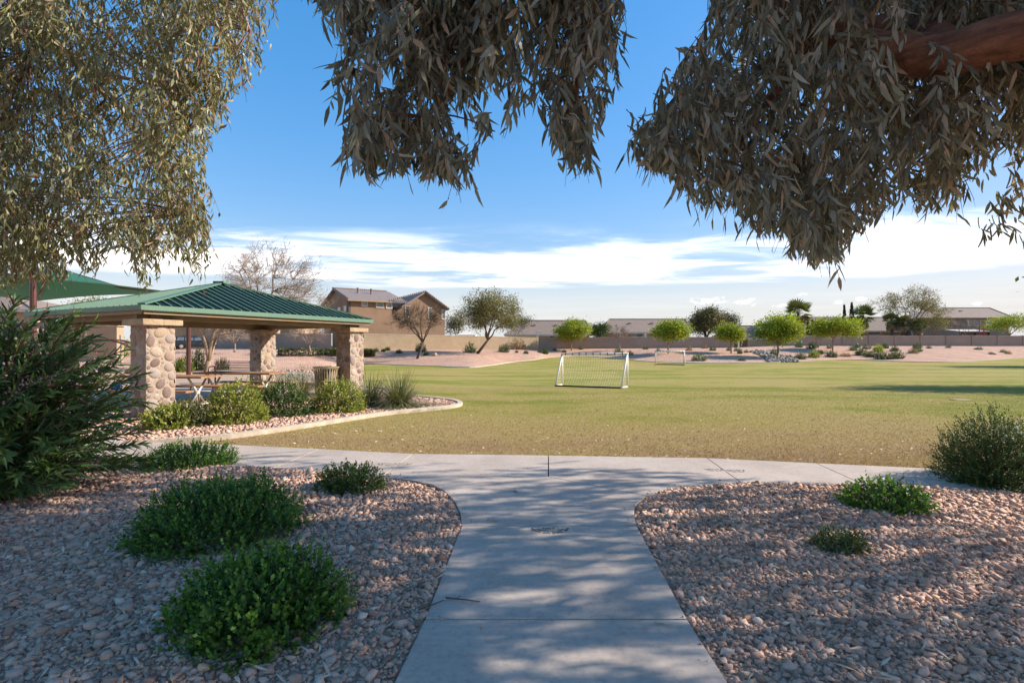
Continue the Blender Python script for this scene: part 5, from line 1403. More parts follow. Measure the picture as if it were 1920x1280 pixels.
far_tree('leafy_tree', 'yellow green tree behind the cream entry wall', 172, 640, 172, 584, 34, 26, Y=46, zb=1.0, seed=25, trunk_r=.2, limbs=6, targets=110, bark='bark_pale', leaf=(44, .16, .45, .35, 'palo', .4), shell=.2)
far_tree('palo_verde_tree', 'tall open palo verde behind the palms and the taupe wall', 1708, 640, 1706, 577, 66, 40, Y=104, zb=.9, seed=26, trunk_r=.24, fork=.45, limbs=8, targets=120, bark='bark_grey', leaf=(46, .32, .36, .5, 'palo', .2), twigs=(4, 1.5, .022), shell=.35, low=-.35)
far_tree('lime_green_tree', 'drooping yellow green tree beside the palms before the grey house', 1752, 640, 1757, 603, 28, 22, Y=103, zb=.9, seed=27, **dict(LIME, leaf=(34, .24, .45, .45, 'palo', .5), targets=80, group=None))
# tree out of view on the right whose shadow crosses the lawn
for k_, (lb, bx_, by_, cz_, rr_) in enumerate((('broad shade tree beyond the edge of the lawn', 29.5, 21.5, 5.8, (5.4, 3.4, 3.2)), ('second shade tree at the far corner of the lawn', 60, 53, 5.0, (4.5, 3.2, 3.0)))):
    tree('shade_tree', lb, (bx_, by_, float(gl(bx_, by_))), (bx_ - .3, by_, cz_), rr_, seed=30 + k_, trunk_r=.2, limbs=6, targets=190, bark='bark_grey', leaf=(60, .26, .5, .55, 'shrub_o', .2), shell=.1)


# palms


def fan_palm(label, u, v_crown, r_px, Y, skirt=0, n=34, zb=.9, seed=1, mat='palm', group='fan palms behind the block wall'):
    c = px(u, v_crown, Y); r_ = r_px / 960 * Y; r2 = random.Random(seed); rg = np.random.default_rng(seed)
    root = thing('fan_palm', label, 'palm', (c.x, Y, zb), group)
    mb = MB(); mb.tube([(c.x, Y, zb - .3), (c.x + .05, Y, (zb + c.z) / 2), (c.x, Y, c.z)], [.32, .27, .3], 9, jit=.08, rng=r2); mb.build('trunk', M['bark_dark'], root, smooth=True)
    for k in range(n + skirt):
        dead = k >= n
        a = r2.uniform(0, 2 * math.pi); el_ = r2.uniform(-.45, 1.25) if not dead else r2.uniform(-1.35, -.8)
        d = Vector((math.cos(a) * math.cos(el_), math.sin(a) * math.cos(el_), math.sin(el_))); L = r_ * r2.uniform(.75, 1.05)
        st = c + d * L * .42 - Vector((0, 0, .06 * L)); mb = MB(); mb.tube([c, c + d * L * .22, st], [.03, .024, .018], 4, cap=False)
        side = d.cross(Vector((0, 0, 1))).normalized(); up = side.cross(d)
        m_ = 15; ang = np.linspace(-1.25, 1.25, m_)
        Dn = np.array([tuple(d * math.cos(t) + side * math.sin(t) - Vector((0, 0, .25 + .25 * abs(math.sin(t))))) for t in ang])
        V_, pl, kk = leaf_arrays(np.array([tuple(st)] * m_), Dn, np.array([tuple(up)] * m_), np.full(m_, L * .58) * (1 - .25 * np.abs(ang) / 1.25), np.full(m_, L * .085), 'lance', np.zeros(m_))
        nb = len(mb.v); mb.v.extend(map(tuple, V_)); rv_ = r2.uniform(.1, .9); mb.r.extend([rv_] * len(V_))
        for p_ in pl: mb.f.extend([tuple(int(i) + nb for i in f) for f in p_])
        mb.build('frond', M['tan_leaf' if dead else mat], root)
    return root


fan_palm('fan palm with dark round head standing above the broad lime tree', 1497, 586, 35, 112, seed=1, skirt=6)
fan_palm('fan palm with red brown trunk between the cypresses and the palo verde', 1617, 591, 31, 106, seed=2, skirt=10)
fan_palm('short fan palm with brown hanging fronds below the tall palo verde', 1672, 600, 22, 101, seed=3, skirt=16)
fan_palm('fan palm with tan drooping head just beside the tall palo verde trunk', 1694, 604, 20, 100, seed=4, skirt=14)
fan_palm('lowest yellow green fan palm nearest the grey house', 1722, 610, 19, 99, seed=5, skirt=8)


def cypress(label, u, v0, v1, w, Y, seed):
    t = px(u, v0, Y); b = px(u, v1, Y); H = t.z - .9; r_ = w / 960 * Y / 2; rg = np.random.default_rng(seed)
    root = thing('cypress_tree', label, 'tree', (t.x, Y, .9), 'dark cypresses behind the block wall')
    n = 1100; h = rg.uniform(0, 1, n); a = rg.uniform(0, 6.283, n); prof_ = np.minimum(1, h * 6 + .35) * (1 - h ** 2.2) * (1 + .18 * np.sin(a * 3 + h * 20)) + .04
    rr = r_ * prof_ * np.sqrt(rg.uniform(.35, 1, n))
    Pn = np.stack([t.x + rr * np.cos(a), Y + rr * np.sin(a), .9 + H * h * .97], 1); D = np.stack([np.cos(a) * .35, np.sin(a) * .35, np.ones(n)], 1)
    leaves('crown', Pn, D, rg.normal(0, 1, (n, 3)), np.full(n, .45) * rg.uniform(.6, 1.2, n), np.full(n, .16), M['cypress'], root, 'oval', rg.uniform(0, 1, n))
    mb = MB(); mb.tube([(t.x, Y, .6), (t.x, Y, .9 + H * .7)], [.12, .04], 6); mb.build('trunk', M['bark_dark'], root)


cypress('slim dark cypress left of the taller cypress pair', 1583, 571, 640, 8, 108, 1)
cypress('taller dark cypress touching the palm head', 1597, 567, 640, 12, 107, 2)
cypress('short dark cypress between the first palm and the broad lime tree', 1515, 601, 640, 8, 104, 3)
cypress('short dark cypress closest to the broad lime tree', 1523, 600, 640, 8, 103, 4)

# ------------------------------------------------------------------ shrubs, rocks and hedges on the gravel slope
protos = {}
for k, (nm, mat, L, wf) in enumerate((('g', 'shrub_g', .2, .5), ('o', 'shrub_o', .2, .45), ('b', 'lime', .2, .5), ('y', 'shrub_y', .2, .5), ('t', 'tan_leaf', .22, .3), ('d', 'oleander', .2, .4))):
    protos[nm] = shrub('slope_shrub', 'proto', (0, 0, 0), (1, 1, .95), mat, 1100, L * 1.35, wf, seed=60 + k, stems=8, lump=9, fill=.3)
used = set()


def slope_shrub(u, v, w, h, kind, label, group=None):
    q = land(u, v); r_ = w / 960 * q.y / 2; hh = h / 960 * q.y
    sc_ = (r_, r_, hh / .95); p = protos[kind]
    if kind not in used:
        used.add(kind); o = p; o.location = q; o.scale = sc_; o['label'] = label
    else:
        o = copy_tree(p, q, rnd.uniform(0, 6), sc_, label)
    if group: o['group'] = group
    return o


ORD = 'first second third fourth fifth sixth seventh eighth ninth tenth eleventh twelfth thirteenth fourteenth fifteenth sixteenth seventeenth'.split(); cnts = {}


def ordn(f, g):
    k = cnts.get(f, 0); cnts[f] = k + 1; return f % ORD[k]


G1 = 'small shrubs on the slope below the cream wall'; G2 = 'small dark shrubs on the slope below the middle wall'; G3 = 'low shrubs on the slope below the long taupe wall'
for (u, v, w, h) in sorted(((682, 654, 9, 7), (706, 659, 8, 6), (719, 659, 9, 5), (727, 657, 10, 6), (748, 662, 11, 6), (799, 666, 10, 5), (986, 663, 9, 5), (1012, 660, 8, 5), (969, 661, 6, 4))):
    slope_shrub(u, v, w, h, 'g' if w > 8 else 'o', ordn('small low shrub on sunlit gravel below the cream wall, %s from the ramada', G1), G1)
slope_shrub(789, 659, 18, 14, 'o', 'olive shrub right behind the mesquite trunk')
slope_shrub(882, 661, 21, 14, 'd', 'round dark green shrub beside the palo verde trunk')
slope_shrub(945, 660, 17, 13, 'o', 'round brownish green shrub past the palo verde')
slope_shrub(972, 655, 22, 15, 't', 'pale dry brushy shrub against the far end of the cream wall')
slope_shrub(1022, 663, 12, 9, 'g', 'bright green shrub where the cream wall meets the taupe wall')
slope_shrub(1312, 676, 22, 11, 'd', 'dark green mound of a shrub beside the smaller goal')
slope_shrub(1160, 663, 16, 8, 'd', 'dark shrub at the foot of the small pale leafless tree')
for (u, v, w, h, k) in sorted(((1182, 665, 11, 6, 'd'), (1211, 655, 9, 5, 'd'), (1234, 658, 7, 4, 'd'), (1292, 657, 11, 6, 't'), (1322, 653, 9, 5, 't'), (1337, 657, 10, 7, 'd'), (1366, 657, 7, 6, 'd'), (1380, 658, 6, 6, 'd'), (1387, 663, 8, 9, 'o'), (1399, 661, 7, 5, 'd'), (1391, 676, 13, 4, 'o'), (1450, 664, 11, 8, 'd'), (1040, 657, 7, 4, 'd'), (1058, 660, 8, 4, 'o'), (1090, 655, 7, 4, 'd'))):
    slope_shrub(u, v, w, h, k, ordn('small tufted shrub below the middle taupe wall, %s from the left', G2), G2)
for (u, v, w, h, k) in sorted(((1498, 651, 12, 9, 'd'), (1520, 654, 14, 9, 'd'), (1529, 652, 9, 8, 'd'), (1555, 653, 8, 6, 'd'), (1501, 673, 17, 10, 'o'), (1526, 670, 18, 10, 'y'), (1538, 664, 11, 7, 'g'), (1559, 669, 19, 10, 'o'), (1585, 668, 17, 5, 't'), (1600, 657, 12, 8, 'd'), (1608, 652, 9, 7, 'd'),
                        (1626, 654, 12, 7, 'd'), (1659, 653, 10, 8, 'g'), (1677, 658, 13, 8, 'o'), (1615, 666, 20, 11, 'o'), (1720, 653, 13, 9, 'o'), (1742, 653, 8, 4, 'd'), (1778, 652, 8, 4, 'd'), (1834, 655, 11, 4, 'd'), (1881, 660, 9, 4, 'd'), (1890, 663, 10, 4, 't'))):
    slope_shrub(u, v, w, h, k, ordn(('low shrub in the row along the long taupe wall, %s from the riprap' if v < 662 else 'low shrub at the lawn edge below the taupe wall, %s from the riprap'), G3), G3)
slope_shrub(1647, 659, 15, 10, 'b', 'bright lime shrub standing out on the slope below the palms')
slope_shrub(1637, 669, 25, 9, 'o', 'first clump of the brownish hedge line at the lawn edge')
slope_shrub(1658, 673, 27, 11, 'o', 'middle clump of the brownish hedge line at the lawn edge')
slope_shrub(1681, 672, 21, 13, 'o', 'end clump of the brownish hedge line at the lawn edge')
slope_shrub(1712, 662, 15, 7, 't', 'grey mounded shrub in front on the slope below the palms')
slope_shrub(1721, 659, 14, 7, 'd', 'blue green mounded shrub just behind the grey one')
for (u, v, w, h) in ((541, 655, 15, 13), (572, 655, 20, 15), (608, 656, 13, 12)):
    slope_shrub(u, v - 2, w, h, 'b', ordn('bright green round shrub behind the trimmed hedges, %s from the middle ramada column', 'b'), 'bright round shrubs behind the hedges')
slope_shrub(345, 696, 26, 22, 'y', 'yellow green shrub by the brown canopy pole'); slope_shrub(372, 694, 24, 34, 'o', 'tall olive shrub between canopy pole and pale trunk')
slope_shrub(330, 697, 24, 14, 'y', 'yellow green shrub seen just past the nearest column'); slope_shrub(416, 694, 22, 20, 'o', 'olive shrub beyond the pale trunked bare tree')
slope_shrub(234, 655, 24, 14, 'b', 'bright green shrub beside the nearest column top and the cars'); slope_shrub(200, 668, 60, 26, 'y', 'yellow green shrubs below the cream entry wall')
slope_shrub(420, 652, 18, 10, 'd', 'dark shrub beside the parked black car'); slope_shrub(446, 652, 16, 10, 'd', 'dark shrub further from the parked black car')


def hedge(label, u0, u1, v0, v1):
    a, c = land(u0, v1), land(u1, v1); c = a + (c - a); c.z = a.z; H = (v1 - v0) / 960 * a.y; W = (c - a).length; dp = 1.3; root = thing('trimmed_hedge', label, 'hedge', (a + c) / 2, 'flat topped hedges on the slope')
    n = 2600; f = rng.uniform(0, 1, n); P0 = np.zeros((n, 3)); N0 = np.zeros((n, 3))
    s_ = rng.uniform(0, 1, n); t_ = rng.uniform(0, 1, n); top_ = f < .45; fr_ = (f >= .45) & (f < .85); sd_ = f >= .85
    P0[:, 0] = s_ * W; P0[:, 1] = t_ * dp; P0[:, 2] = H; N0[:, 2] = 1
    P0[fr_, 1] = np.where(rng.uniform(0, 1, fr_.sum()) < .7, 0, dp); P0[fr_, 2] = t_[fr_] * H; N0[fr_] = (0, -1, .2)
    P0[sd_, 0] = np.where(s_[sd_] < .5, 0, W); P0[sd_, 2] = rng.uniform(0, H, sd_.sum()); N0[sd_] = np.stack([np.where(s_[sd_] < .5, -1, 1), np.zeros(sd_.sum()), np.zeros(sd_.sum())], 1)
    P0 += rng.normal(0, .05, (n, 3)); d = (c - a).normalized(); y_ = Vector((-d.y, d.x, 0))
    B_m = np.array([tuple(d), tuple(y_), (0, 0, 1)]); Pw = P0 @ B_m + np.array(a); Dw = unit(N0 @ B_m + rng.normal(0, .6, (n, 3)))
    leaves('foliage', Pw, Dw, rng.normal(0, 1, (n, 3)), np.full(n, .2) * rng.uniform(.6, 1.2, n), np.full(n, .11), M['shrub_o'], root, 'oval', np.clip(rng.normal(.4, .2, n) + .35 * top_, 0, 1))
    mb = MB()
    for k in range(8): x = a + d * W * (k + .5) / 8 + y_ * dp / 2; mb.tube([x - Vector((0, 0, .1)), x + Vector((.05, 0, H * .8))], .03, 5)
    mb.build('stem', M['twig'], root, kind='stuff')


hedge('flat topped clipped hedge seen between the middle and far ramada columns', 530, 605, 656, 668)
hedge('short clipped hedge half hidden by the far ramada column', 617, 650, 656, 668)
hedge('clipped hedge just past the far ramada column', 677, 700, 657, 669)

# boulder and riprap


def boulder(label, u, v, w, h, seed):
    q = land(u, v); r_ = w / 960 * q.y / 2; bm = bmesh.new(); bmesh.ops.create_icosphere(bm, subdivisions=2, radius=1); r2 = random.Random(seed)
    for vv in bm.verts: vv.co = Vector((vv.co.x * r_, vv.co.y * r_ * .8, vv.co.z * h / 960 * q.y)) * r2.uniform(.75, 1.15)
    me = bpy.data.meshes.new('boulder'); bm.to_mesh(me); bm.free(); o = link('boulder', me, M['cap']); o.location = q + Vector((0, 0, .05)); tag(o, label, 'boulder')


boulder('reddish brown boulder on the gravel beside the mesquite', 815, 667, 11, 6, 1)
boulder('low brown rock on the slope near the grey house', 1860, 664, 13, 4, 2)
M['riprap'] = vary('riprap_grey', [(0, (.10, .10, .11)), (.5, (.19, .19, .205)), (1, (.33, .32, .33))], .9)
rq = [land(u, v) for (u, v) in ((1405, 660), (1425, 666), (1440, 679), (1500, 679), (1490, 670), (1450, 664), (1420, 656))]
poly = [(p.x, p.y) for p in rq]; xs = [p[0] for p in poly]; ys = [p[1] for p in poly]
Q = np.stack([rng.uniform(min(xs), max(xs), 2500), rng.uniform(min(ys), max(ys), 2500)], 1); Q = Q[inpoly(Q, poly)][:900]
tag(stones('riprap', Q, rng.uniform(.1, .24, len(Q)), lambda x, y: np.array([drop(a, b_) for a, b_ in zip(x, y)]), M['riprap'], ico=False), 'grey riprap rocks spilling to the lawn under the lime tree', 'rocks', kind='stuff')
Q = np.stack([rng.uniform(-15, -8.5, 400), rng.uniform(27, 40, 400)], 1); Q = Q[(Q[:, 0] < -.33 * Q[:, 1])]
tag(stones('cobble_wash', Q, rng.uniform(.06, .16, len(Q)), lambda x, y: np.array([drop(a, b_) for a, b_ in zip(x, y)]), M['stone'], ico=False), 'loose tan rocks on the gravel behind the ramada', 'rocks', kind='stuff')

# ------------------------------------------------------------------ shrubs round the ramada
BR = dict(ragged=.07, shoot=2.4, n=3400, L=.066, wf=.62, stems=30, lump=10, fill=.3, group='leafy shrubs in the ramada bed', tipn=7)


def bed_shrub(label, u, vb, w, h, mat, seed, **kw):
    q = pg(u, vb, .03); r_ = w / 960 * q.y / 2; q = q + Vector((0, r_ * .75, 0)); k = q.y / (q.y - r_ * .75); q.x *= k ** .5
    d = dict(BR); d.update(kw); return shrub('leafy_shrub', label, (q.x, q.y, .03), (r_ * 1.02 * k ** .5, r_ * .85, h / 960 * q.y * .84), mat, seed=seed, **d)


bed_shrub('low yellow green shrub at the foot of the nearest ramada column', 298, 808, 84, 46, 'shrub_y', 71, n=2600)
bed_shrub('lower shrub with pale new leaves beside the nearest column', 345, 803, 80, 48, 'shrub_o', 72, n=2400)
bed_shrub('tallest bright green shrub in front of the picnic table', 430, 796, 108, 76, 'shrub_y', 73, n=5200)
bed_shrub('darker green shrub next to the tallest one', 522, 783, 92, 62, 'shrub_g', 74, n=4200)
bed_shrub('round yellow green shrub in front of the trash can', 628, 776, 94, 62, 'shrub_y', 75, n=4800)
SJ = dict(n=3600, L=.09, wf=.12, kind='lance', up=.3, group='junipers behind the ramada', stems=20)
q = px(530, 700, 19.5); shrub('juniper', 'feathery juniper spilling beside the middle ramada column', (q.x, 19.5, -.05), (.75, .7, .62), 'juniper', seed=81, **SJ)
q = px(578, 700, 18.8); shrub('juniper', 'larger blue green juniper behind the trash can', (q.x, 18.8, -.05), (.85, .8, .78), 'juniper', seed=82, **SJ)


def blade_plant(label, u, vb, r_, h, n, seed):
    q = pg(u, vb, .03) + Vector((0, r_ * .5, 0)); rg = np.random.default_rng(seed); root = thing('blade_plant', label, 'plant', q, 'arching blade plants in the ramada bed')
    a = rg.uniform(0, 6.283, n); el_ = np.arcsin(rg.uniform(.06, .97, n)); L = h * rg.uniform(.75, 1.25, n) * (1.25 - .25 * np.sin(el_))
    V = []; Fq = []; rv = []; seg = 6
    d0 = np.stack([np.cos(a) * np.cos(el_), np.sin(a) * np.cos(el_), np.sin(el_)], 1); side = np.stack([-np.sin(a), np.cos(a), np.zeros(n)], 1)
    b0 = np.array(q)[None] + rg.normal(0, r_ * .12, (n, 3)) * np.array([1, 1, 0]); dr = rg.uniform(.35, .75, n)
    for k in range(seg + 1):
        t = k / seg; p = b0 + d0 * (L * t)[:, None] - np.array([0, 0, 1])[None] * (dr * L * t * t * np.cos(el_) * .9)[:, None]; p[:, 2] = np.maximum(p[:, 2], .035)
        w = .0075 * (1 - t) ** .6 + .0008
        V += [p - side * w, p + side * w]
    V = np.stack(V, 1).reshape(-1, 3); m_ = 2 * (seg + 1); off = (np.arange(n) * m_)[:, None, None]
    Fq = np.array([(2 * k, 2 * k + 1, 2 * k + 3, 2 * k + 2) for k in range(seg)])[None] + off
    link('blades', np_mesh('blades', V, [Fq.reshape(-1, 4)], np.repeat(rg.uniform(0, 1, n), m_), True), M['blade'], root, kind='stuff')
    mb = MB(); mb.tube([q - Vector((0, 0, .05)), q + Vector((0, 0, .12))], [r_ * .2, r_ * .1], 7); mb.build('crown_base', M['tan_leaf'], root)
    return root


blade_plant('wide arching blade plant at the tip of the ramada bed', 742, 764, .6, 1.0, 1100, 91)
blade_plant('blade plant leaning against the far ramada column', 690, 760, .55, .95, 800, 92)
blade_plant('wispy blade plant between the picnic table and the trash can', 555, 752, .5, .9, 520, 93)
blade_plant('pale wispy blade plant behind the tallest bright shrub', 488, 752, .5, .9, 480, 94)
mb = MB(); q = pg(557, 757, .03); 
fl = thing('red_flower', 'single red flower spike beside the darker green shrub', 'flower', q); mb.tube([q, q + Vector((.02, 0, .25))], .006, 5); mb.build('stem', M['twig'], fl)
n_ = 26; leaves('petals', np.array([tuple(q + Vector((.02, 0, .22 + .004 * k))) for k in range(n_)]), randu(n_), randu(n_), np.full(n_, .05), np.full(n_, .03), red, fl, 'oval')

# ------------------------------------------------------------------ foreground shrubs
CA = dict(ragged=.10, shoot=3.0, L=.033, wf=.72, stems=26, lump=22, fill=.28, up=.75, tipn=9)
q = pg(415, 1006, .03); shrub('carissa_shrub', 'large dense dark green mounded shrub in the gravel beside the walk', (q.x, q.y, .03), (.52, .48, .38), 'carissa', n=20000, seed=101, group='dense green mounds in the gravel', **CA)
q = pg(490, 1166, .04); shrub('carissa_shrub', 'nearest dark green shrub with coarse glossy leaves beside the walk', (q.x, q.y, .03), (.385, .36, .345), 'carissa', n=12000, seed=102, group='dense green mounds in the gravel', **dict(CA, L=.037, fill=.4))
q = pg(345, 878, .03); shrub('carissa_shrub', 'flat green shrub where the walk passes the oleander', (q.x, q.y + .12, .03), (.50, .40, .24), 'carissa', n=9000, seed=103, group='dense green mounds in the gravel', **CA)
q = pg(646, 926, .03); shrub('carissa_shrub', 'small bright green shrub alone in the gravel near the bend of the walk', (q.x, q.y + .12, .03), (.31, .26, .21), 'shrub_g', n=4500, seed=104, group='dense green mounds in the gravel', **dict(CA, L=.036))
q = pg(1677, 960, .04); shrub('low_shrub', 'leafy green low shrub in the gravel right of the walk', (q.x, q.y + .1, .04), (.37, .28, .235), 'carissa', n=4600, L=.042, wf=.6, seed=105, stems=30, lump=8, fill=.35, up=.6)
q = pg(1587, 1044, .04); shrub('low_shrub', 'smallest twiggy green shrub in the gravel nearest the walk', (q.x, q.y + .08, .04), (.205, .17, .155), 'shrub_g', n=2400, L=.04, wf=.35, seed=106, stems=36, lump=6, fill=.4, up=.6)
q = pg(1910, 916, .04); shrub('sage_shrub', 'large twiggy olive green bush at the end of the walk', (q.x, q.y + .25, .02), (.50, .48, .70), 'shrub_g', n=26000, L=.034, wf=.5, seed=107, stems=130, lump=26, fill=.5, ragged=.10, shoot=3.0, up=.55, tipn=8)

# ------------------------------------------------------------------ oleander
ob = Vector((-5.25, 5.05, .02)); ole = thing('oleander_bush', 'big dark oleander bush with narrow leaves and pink flowers', 'bush', ob)
rg = np.random.default_rng(33); NSt = 420; mb = MB(); Pl = []; Dl = []; Nl = []; Ll = []; FP = []
for k in range(NSt):
    a = rg.uniform(0, 6.283); ce = rg.uniform(-.12, 1.0); se = math.sqrt(max(0, 1 - ce * ce)) if ce > 0 else 1
    amp = rg.uniform(.62, 1.0) * (1 + .08 * math.sin(a * 3 + 1))
    e = ob + Vector((math.cos(a) * se * 1.52 * amp, math.sin(a) * se * 1.12 * amp, max(.12, (.30 + max(ce, 0) ** .75 * 1.75) * (amp ** .6))))
    o = ob + Vector((rg.normal(0, .2), rg.normal(0, .16), 0)); c = Vector((o.x + (e.x - o.x) * .38, o.y + (e.y - o.y) * .38, o.z + (e.z - o.z) * .62 + .12 * (e - o).length))
    ps = bez(o, c, e, 8); mb.tube(ps, [.012 * (1 - .75 * i / 8) + .002 for i in range(9)], 5, cap=False)
    tl_ = np.linspace(.34, 1, 22)
    for t in tl_:
        i = min(7, int(t * 8)); f = t * 8 - i; p = ps[i].lerp(ps[i + 1], f); ax = (ps[i + 1] - ps[i]).normalized(); ph = rg.uniform(0, 6.28)
        x = ax.cross(Vector((.3, .2, .9))).normalized(); y = ax.cross(x)
        for j in range(3):
            an = ph + j * 2.094; s_ = x * math.cos(an) + y * math.sin(an); sp_ = .95 - .45 * t
            Pl.append(tuple(p)); d = (s_ * sp_ + ax * (.45 + .5 * t) + Vector((0, 0, -.12))).normalized(); Dl.append(tuple(d)); Nl.append(tuple(ax - s_ * .4 + Vector(rg.normal(0, .2, 3)))); Ll.append(rg.uniform(.10, .165))
    if e.z > .95 and rg.uniform() < .55 or rg.uniform() < .1: FP.append(e)
mb.build('stem', M['twig'], ole, smooth=True)
Pl, Dl, Nl, Ll = map(np.array, (Pl, Dl, Nl, Ll)); rvO = np.clip(rg.normal(.42, .24, len(Pl)), 0, 1)


def lance_variants(prefix, mat, n, lo=.1, hi=.95):
    out = []
    for k in range(n):
        tt = np.array([0, .12, .32, .55, .78, 1.0]); ww = np.array([.05, .5, .98, 1.0, .62, .02]) * .5; cv = (k - n / 2) / n * .22
        V = []; F = []
        for i, (t, w) in enumerate(zip(tt, ww)): V += [(-w + cv * t * t * 6, t, .10 - .18 * t * t), (cv * t * t * 6, t, -.18 * t * t), (w + cv * t * t * 6, t, .10 - .18 * t * t)]
        for i in range(5): F += [(3 * i, 3 * i + 1, 3 * i + 4, 3 * i + 3), (3 * i + 1, 3 * i + 2, 3 * i + 5, 3 * i + 4)]
        me = np_mesh(prefix, np.array(V), [np.array(F)], np.full(len(V), lo + (hi - lo) * k / max(1, n - 1)), True); me.materials.append(mat); out.append(me)
    return out


def leaf_parts(idx, Pn, D, N, L, W, variants, parent):
    inv = Matrix.Translation(parent.location).inverted()
    for i in idx:
        d = Vector(D[i]).normalized(); s_ = d.cross(Vector(N[i])).normalized(); nn_ = s_.cross(d)
        mt = Matrix((s_ * W[i], d * L[i], nn_ * L[i] * .6)).transposed().to_4x4(); mt.translation = Vector(Pn[i])
        o = bpy.data.objects.new('leaf', rnd.choice(variants)); COL.objects.link(o); o.parent = parent; o.matrix_parent_inverse = inv; o.matrix_local = inv @ mt if False else mt


uu = 960 + 960 * Pl[:, 0] / np.maximum(Pl[:, 1], .1); vv = 648 - 960 * (Pl[:, 2] - EYE) / np.maximum(Pl[:, 1], .1)
cand = np.where((uu > 0) & (uu < 300) & (vv > 560))[0]; cand = cand[np.argsort(Pl[cand, 1])][:600]; pick = rng.choice(cand, 220, replace=False)
keep = np.ones(len(Pl), bool); keep[pick] = False
leaves('foliage', Pl[keep], Dl[keep], Nl[keep], Ll[keep], Ll[keep] * .17, M['oleander'], ole, 'lance', rvO[keep])
leaf_parts(pick, Pl, Dl, Nl, Ll, Ll * .16, lance_variants('oleander_leaf', M['oleander'], 5), ole)
for p in FP:
    n_ = int(rg.integers(10, 24)); C_ = np.array([tuple(p)]) + rg.normal(0, .032, (n_, 3)); leaves('flower', C_, randu(n_) + np.array([0, 0, .4]), randu(n_), rg.uniform(.018, .034, n_), rg.uniform(.012, .022, n_), M['flower'], ole, 'oval', rg.uniform(0, 1, n_), stuff=True)

# ------------------------------------------------------------------ eucalyptus trees


def sprays(O, L, m_, leafL, leafW, rg, out=None, spread=.55, down=.95):
    """hanging sprays of narrow leaves from points O; returns leaf arrays and the twig polylines"""
    n = len(O); a = rg.uniform(0, 6.283, n); d0 = np.stack([np.cos(a), np.sin(a), rg.uniform(-.6, .35, n)], 1)
    if out is not None: d0 = d0 + out
    d0 = unit(d0)
    t = (np.arange(m_) + .5) / m_; T = np.tile(t, n); I = np.repeat(np.arange(n), m_)
    def axis(I_, T_): return O[I_] + d0[I_] * (L[I_] * T_ * (1 - .35 * T_) * .75)[:, None] + np.array([0, 0, -1.])[None] * (L[I_] * .62 * T_ ** 1.7)[:, None]
    Pn = axis(I, T); tan = unit(axis(I, T + .05) - Pn)
    r_ = rg.normal(0, 1, (len(I), 3)); r_ -= (r_ * tan).sum(1, keepdims=True) * tan; r_ = unit(r_)
    D = unit(r_ * spread + tan * .5 + np.array([0, 0, -down]) + rg.normal(0, .38, (len(I), 3)))
    N = unit(rg.normal(0, 1, (len(I), 3)) * np.array([1, 1, .25]))
    Lf = leafL * rg.uniform(.5, 1.3, len(I)); Wf = leafW * rg.uniform(.75, 1.25, len(I))
    tw = [axis(np.arange(n), np.full(n, tt)) for tt in (0, .3, .6, .97)]
    return Pn, D, N, Lf, Wf, I, tw


def in_sil(Pn, D, Lf, poly):
    tip = Pn + D * Lf[:, None]; u = 960 + 960 * tip[:, 0] / tip[:, 1]; v = 648 - 960 * (tip[:, 2] - EYE) / tip[:, 1]
    return inpoly(np.stack([u, v], 1), poly)


def fill_sil(poly, n, y0, y1, ln, m_, leafL, leafW, rg, thin=()):
    xs = [p[0] for p in poly]; ys = [p[1] for p in poly]; O = []
    nc = max(6, n // 11); C_ = np.stack([rg.uniform(min(xs), max(xs), nc * 5), rg.uniform(min(ys), max(ys), nc * 5)], 1); C_ = C_[inpoly(C_, poly)][:nc]; yc = rg.uniform(y0, y1, len(C_))
    ix = rg.integers(0, len(C_), n * 2); Q = C_[ix] + rg.normal(0, 1, (n * 2, 2)) * np.array([30, 36]); kk_ = inpoly(Q, poly); Q = Q[kk_][:n]; Yq = (yc[ix] + rg.normal(0, .14, n * 2))[kk_][:n]
    for (x0, x1, ya, yb, pr) in thin:
        k = (Q[:, 0] > x0) & (Q[:, 0] < x1) & (Q[:, 1] > ya) & (Q[:, 1] < yb) & (rg.uniform(0, 1, len(Q)) > pr); Q = Q[~k]; Yq = Yq[~k]
    Y = Yq; O = np.stack([(Q[:, 0] - 960) / 960 * Y, Y, EYE + (648 - Q[:, 1]) / 960 * Y], 1)
    L = ln * rg.uniform(.6, 1.3, len(O)); Pn, D, N, Lf, Wf, I, tw = sprays(O, L, m_, leafL, leafW, rg)
    ok = in_sil(Pn, D, Lf, poly); cnt = np.bincount(I, weights=ok, minlength=len(O)) / m_
    good = cnt > .62; k = good[I] & (ok | (rg.uniform(0, 1, len(I)) < .12))
    return [x[k] for x in (Pn, D, N, Lf, Wf)], [t_[good] for t_ in tw]


CPOLY = [(540, -260), (552, 10), (600, 40), (645, 62), (640, 118), (588, 138), (576, 165), (606, 200), (586, 232), (640, 262), (618, 318), (640, 338), (700, 346), (770, 342), (840, 358), (908, 380), (918, 335), (888, 282), (935, 262), (990, 262),
         (1000, 205), (1020, 200), (1014, 262), (1055, 300), (1040, 322), (1112, 338), (1120, 270), (1140, 225), (1172, 190), (1165, 60), (1178, -260)]
RPOLY = [(1345, -260), (1322, 40), (1246, 105), (1238, 160), (1155, 200), (1180, 318), (1262, 345), (1290, 388), (1378, 405), (1404, 448), (1478, 460), (1486, 500), (1572, 500), (1618, 440), (1668, 400), (1704, 372), (1722, 412), (1828, 400), (1800, 345), (1850, 305), (1935, 285), (2000, 240), (2050, -260)]
rg = np.random.default_rng(5)
euc = thing('eucalyptus_tree', 'eucalyptus with red brown limb and long leaves overhanging the walk', 'tree', (5.3, 2.0, .02))
SETS = []; TW = []
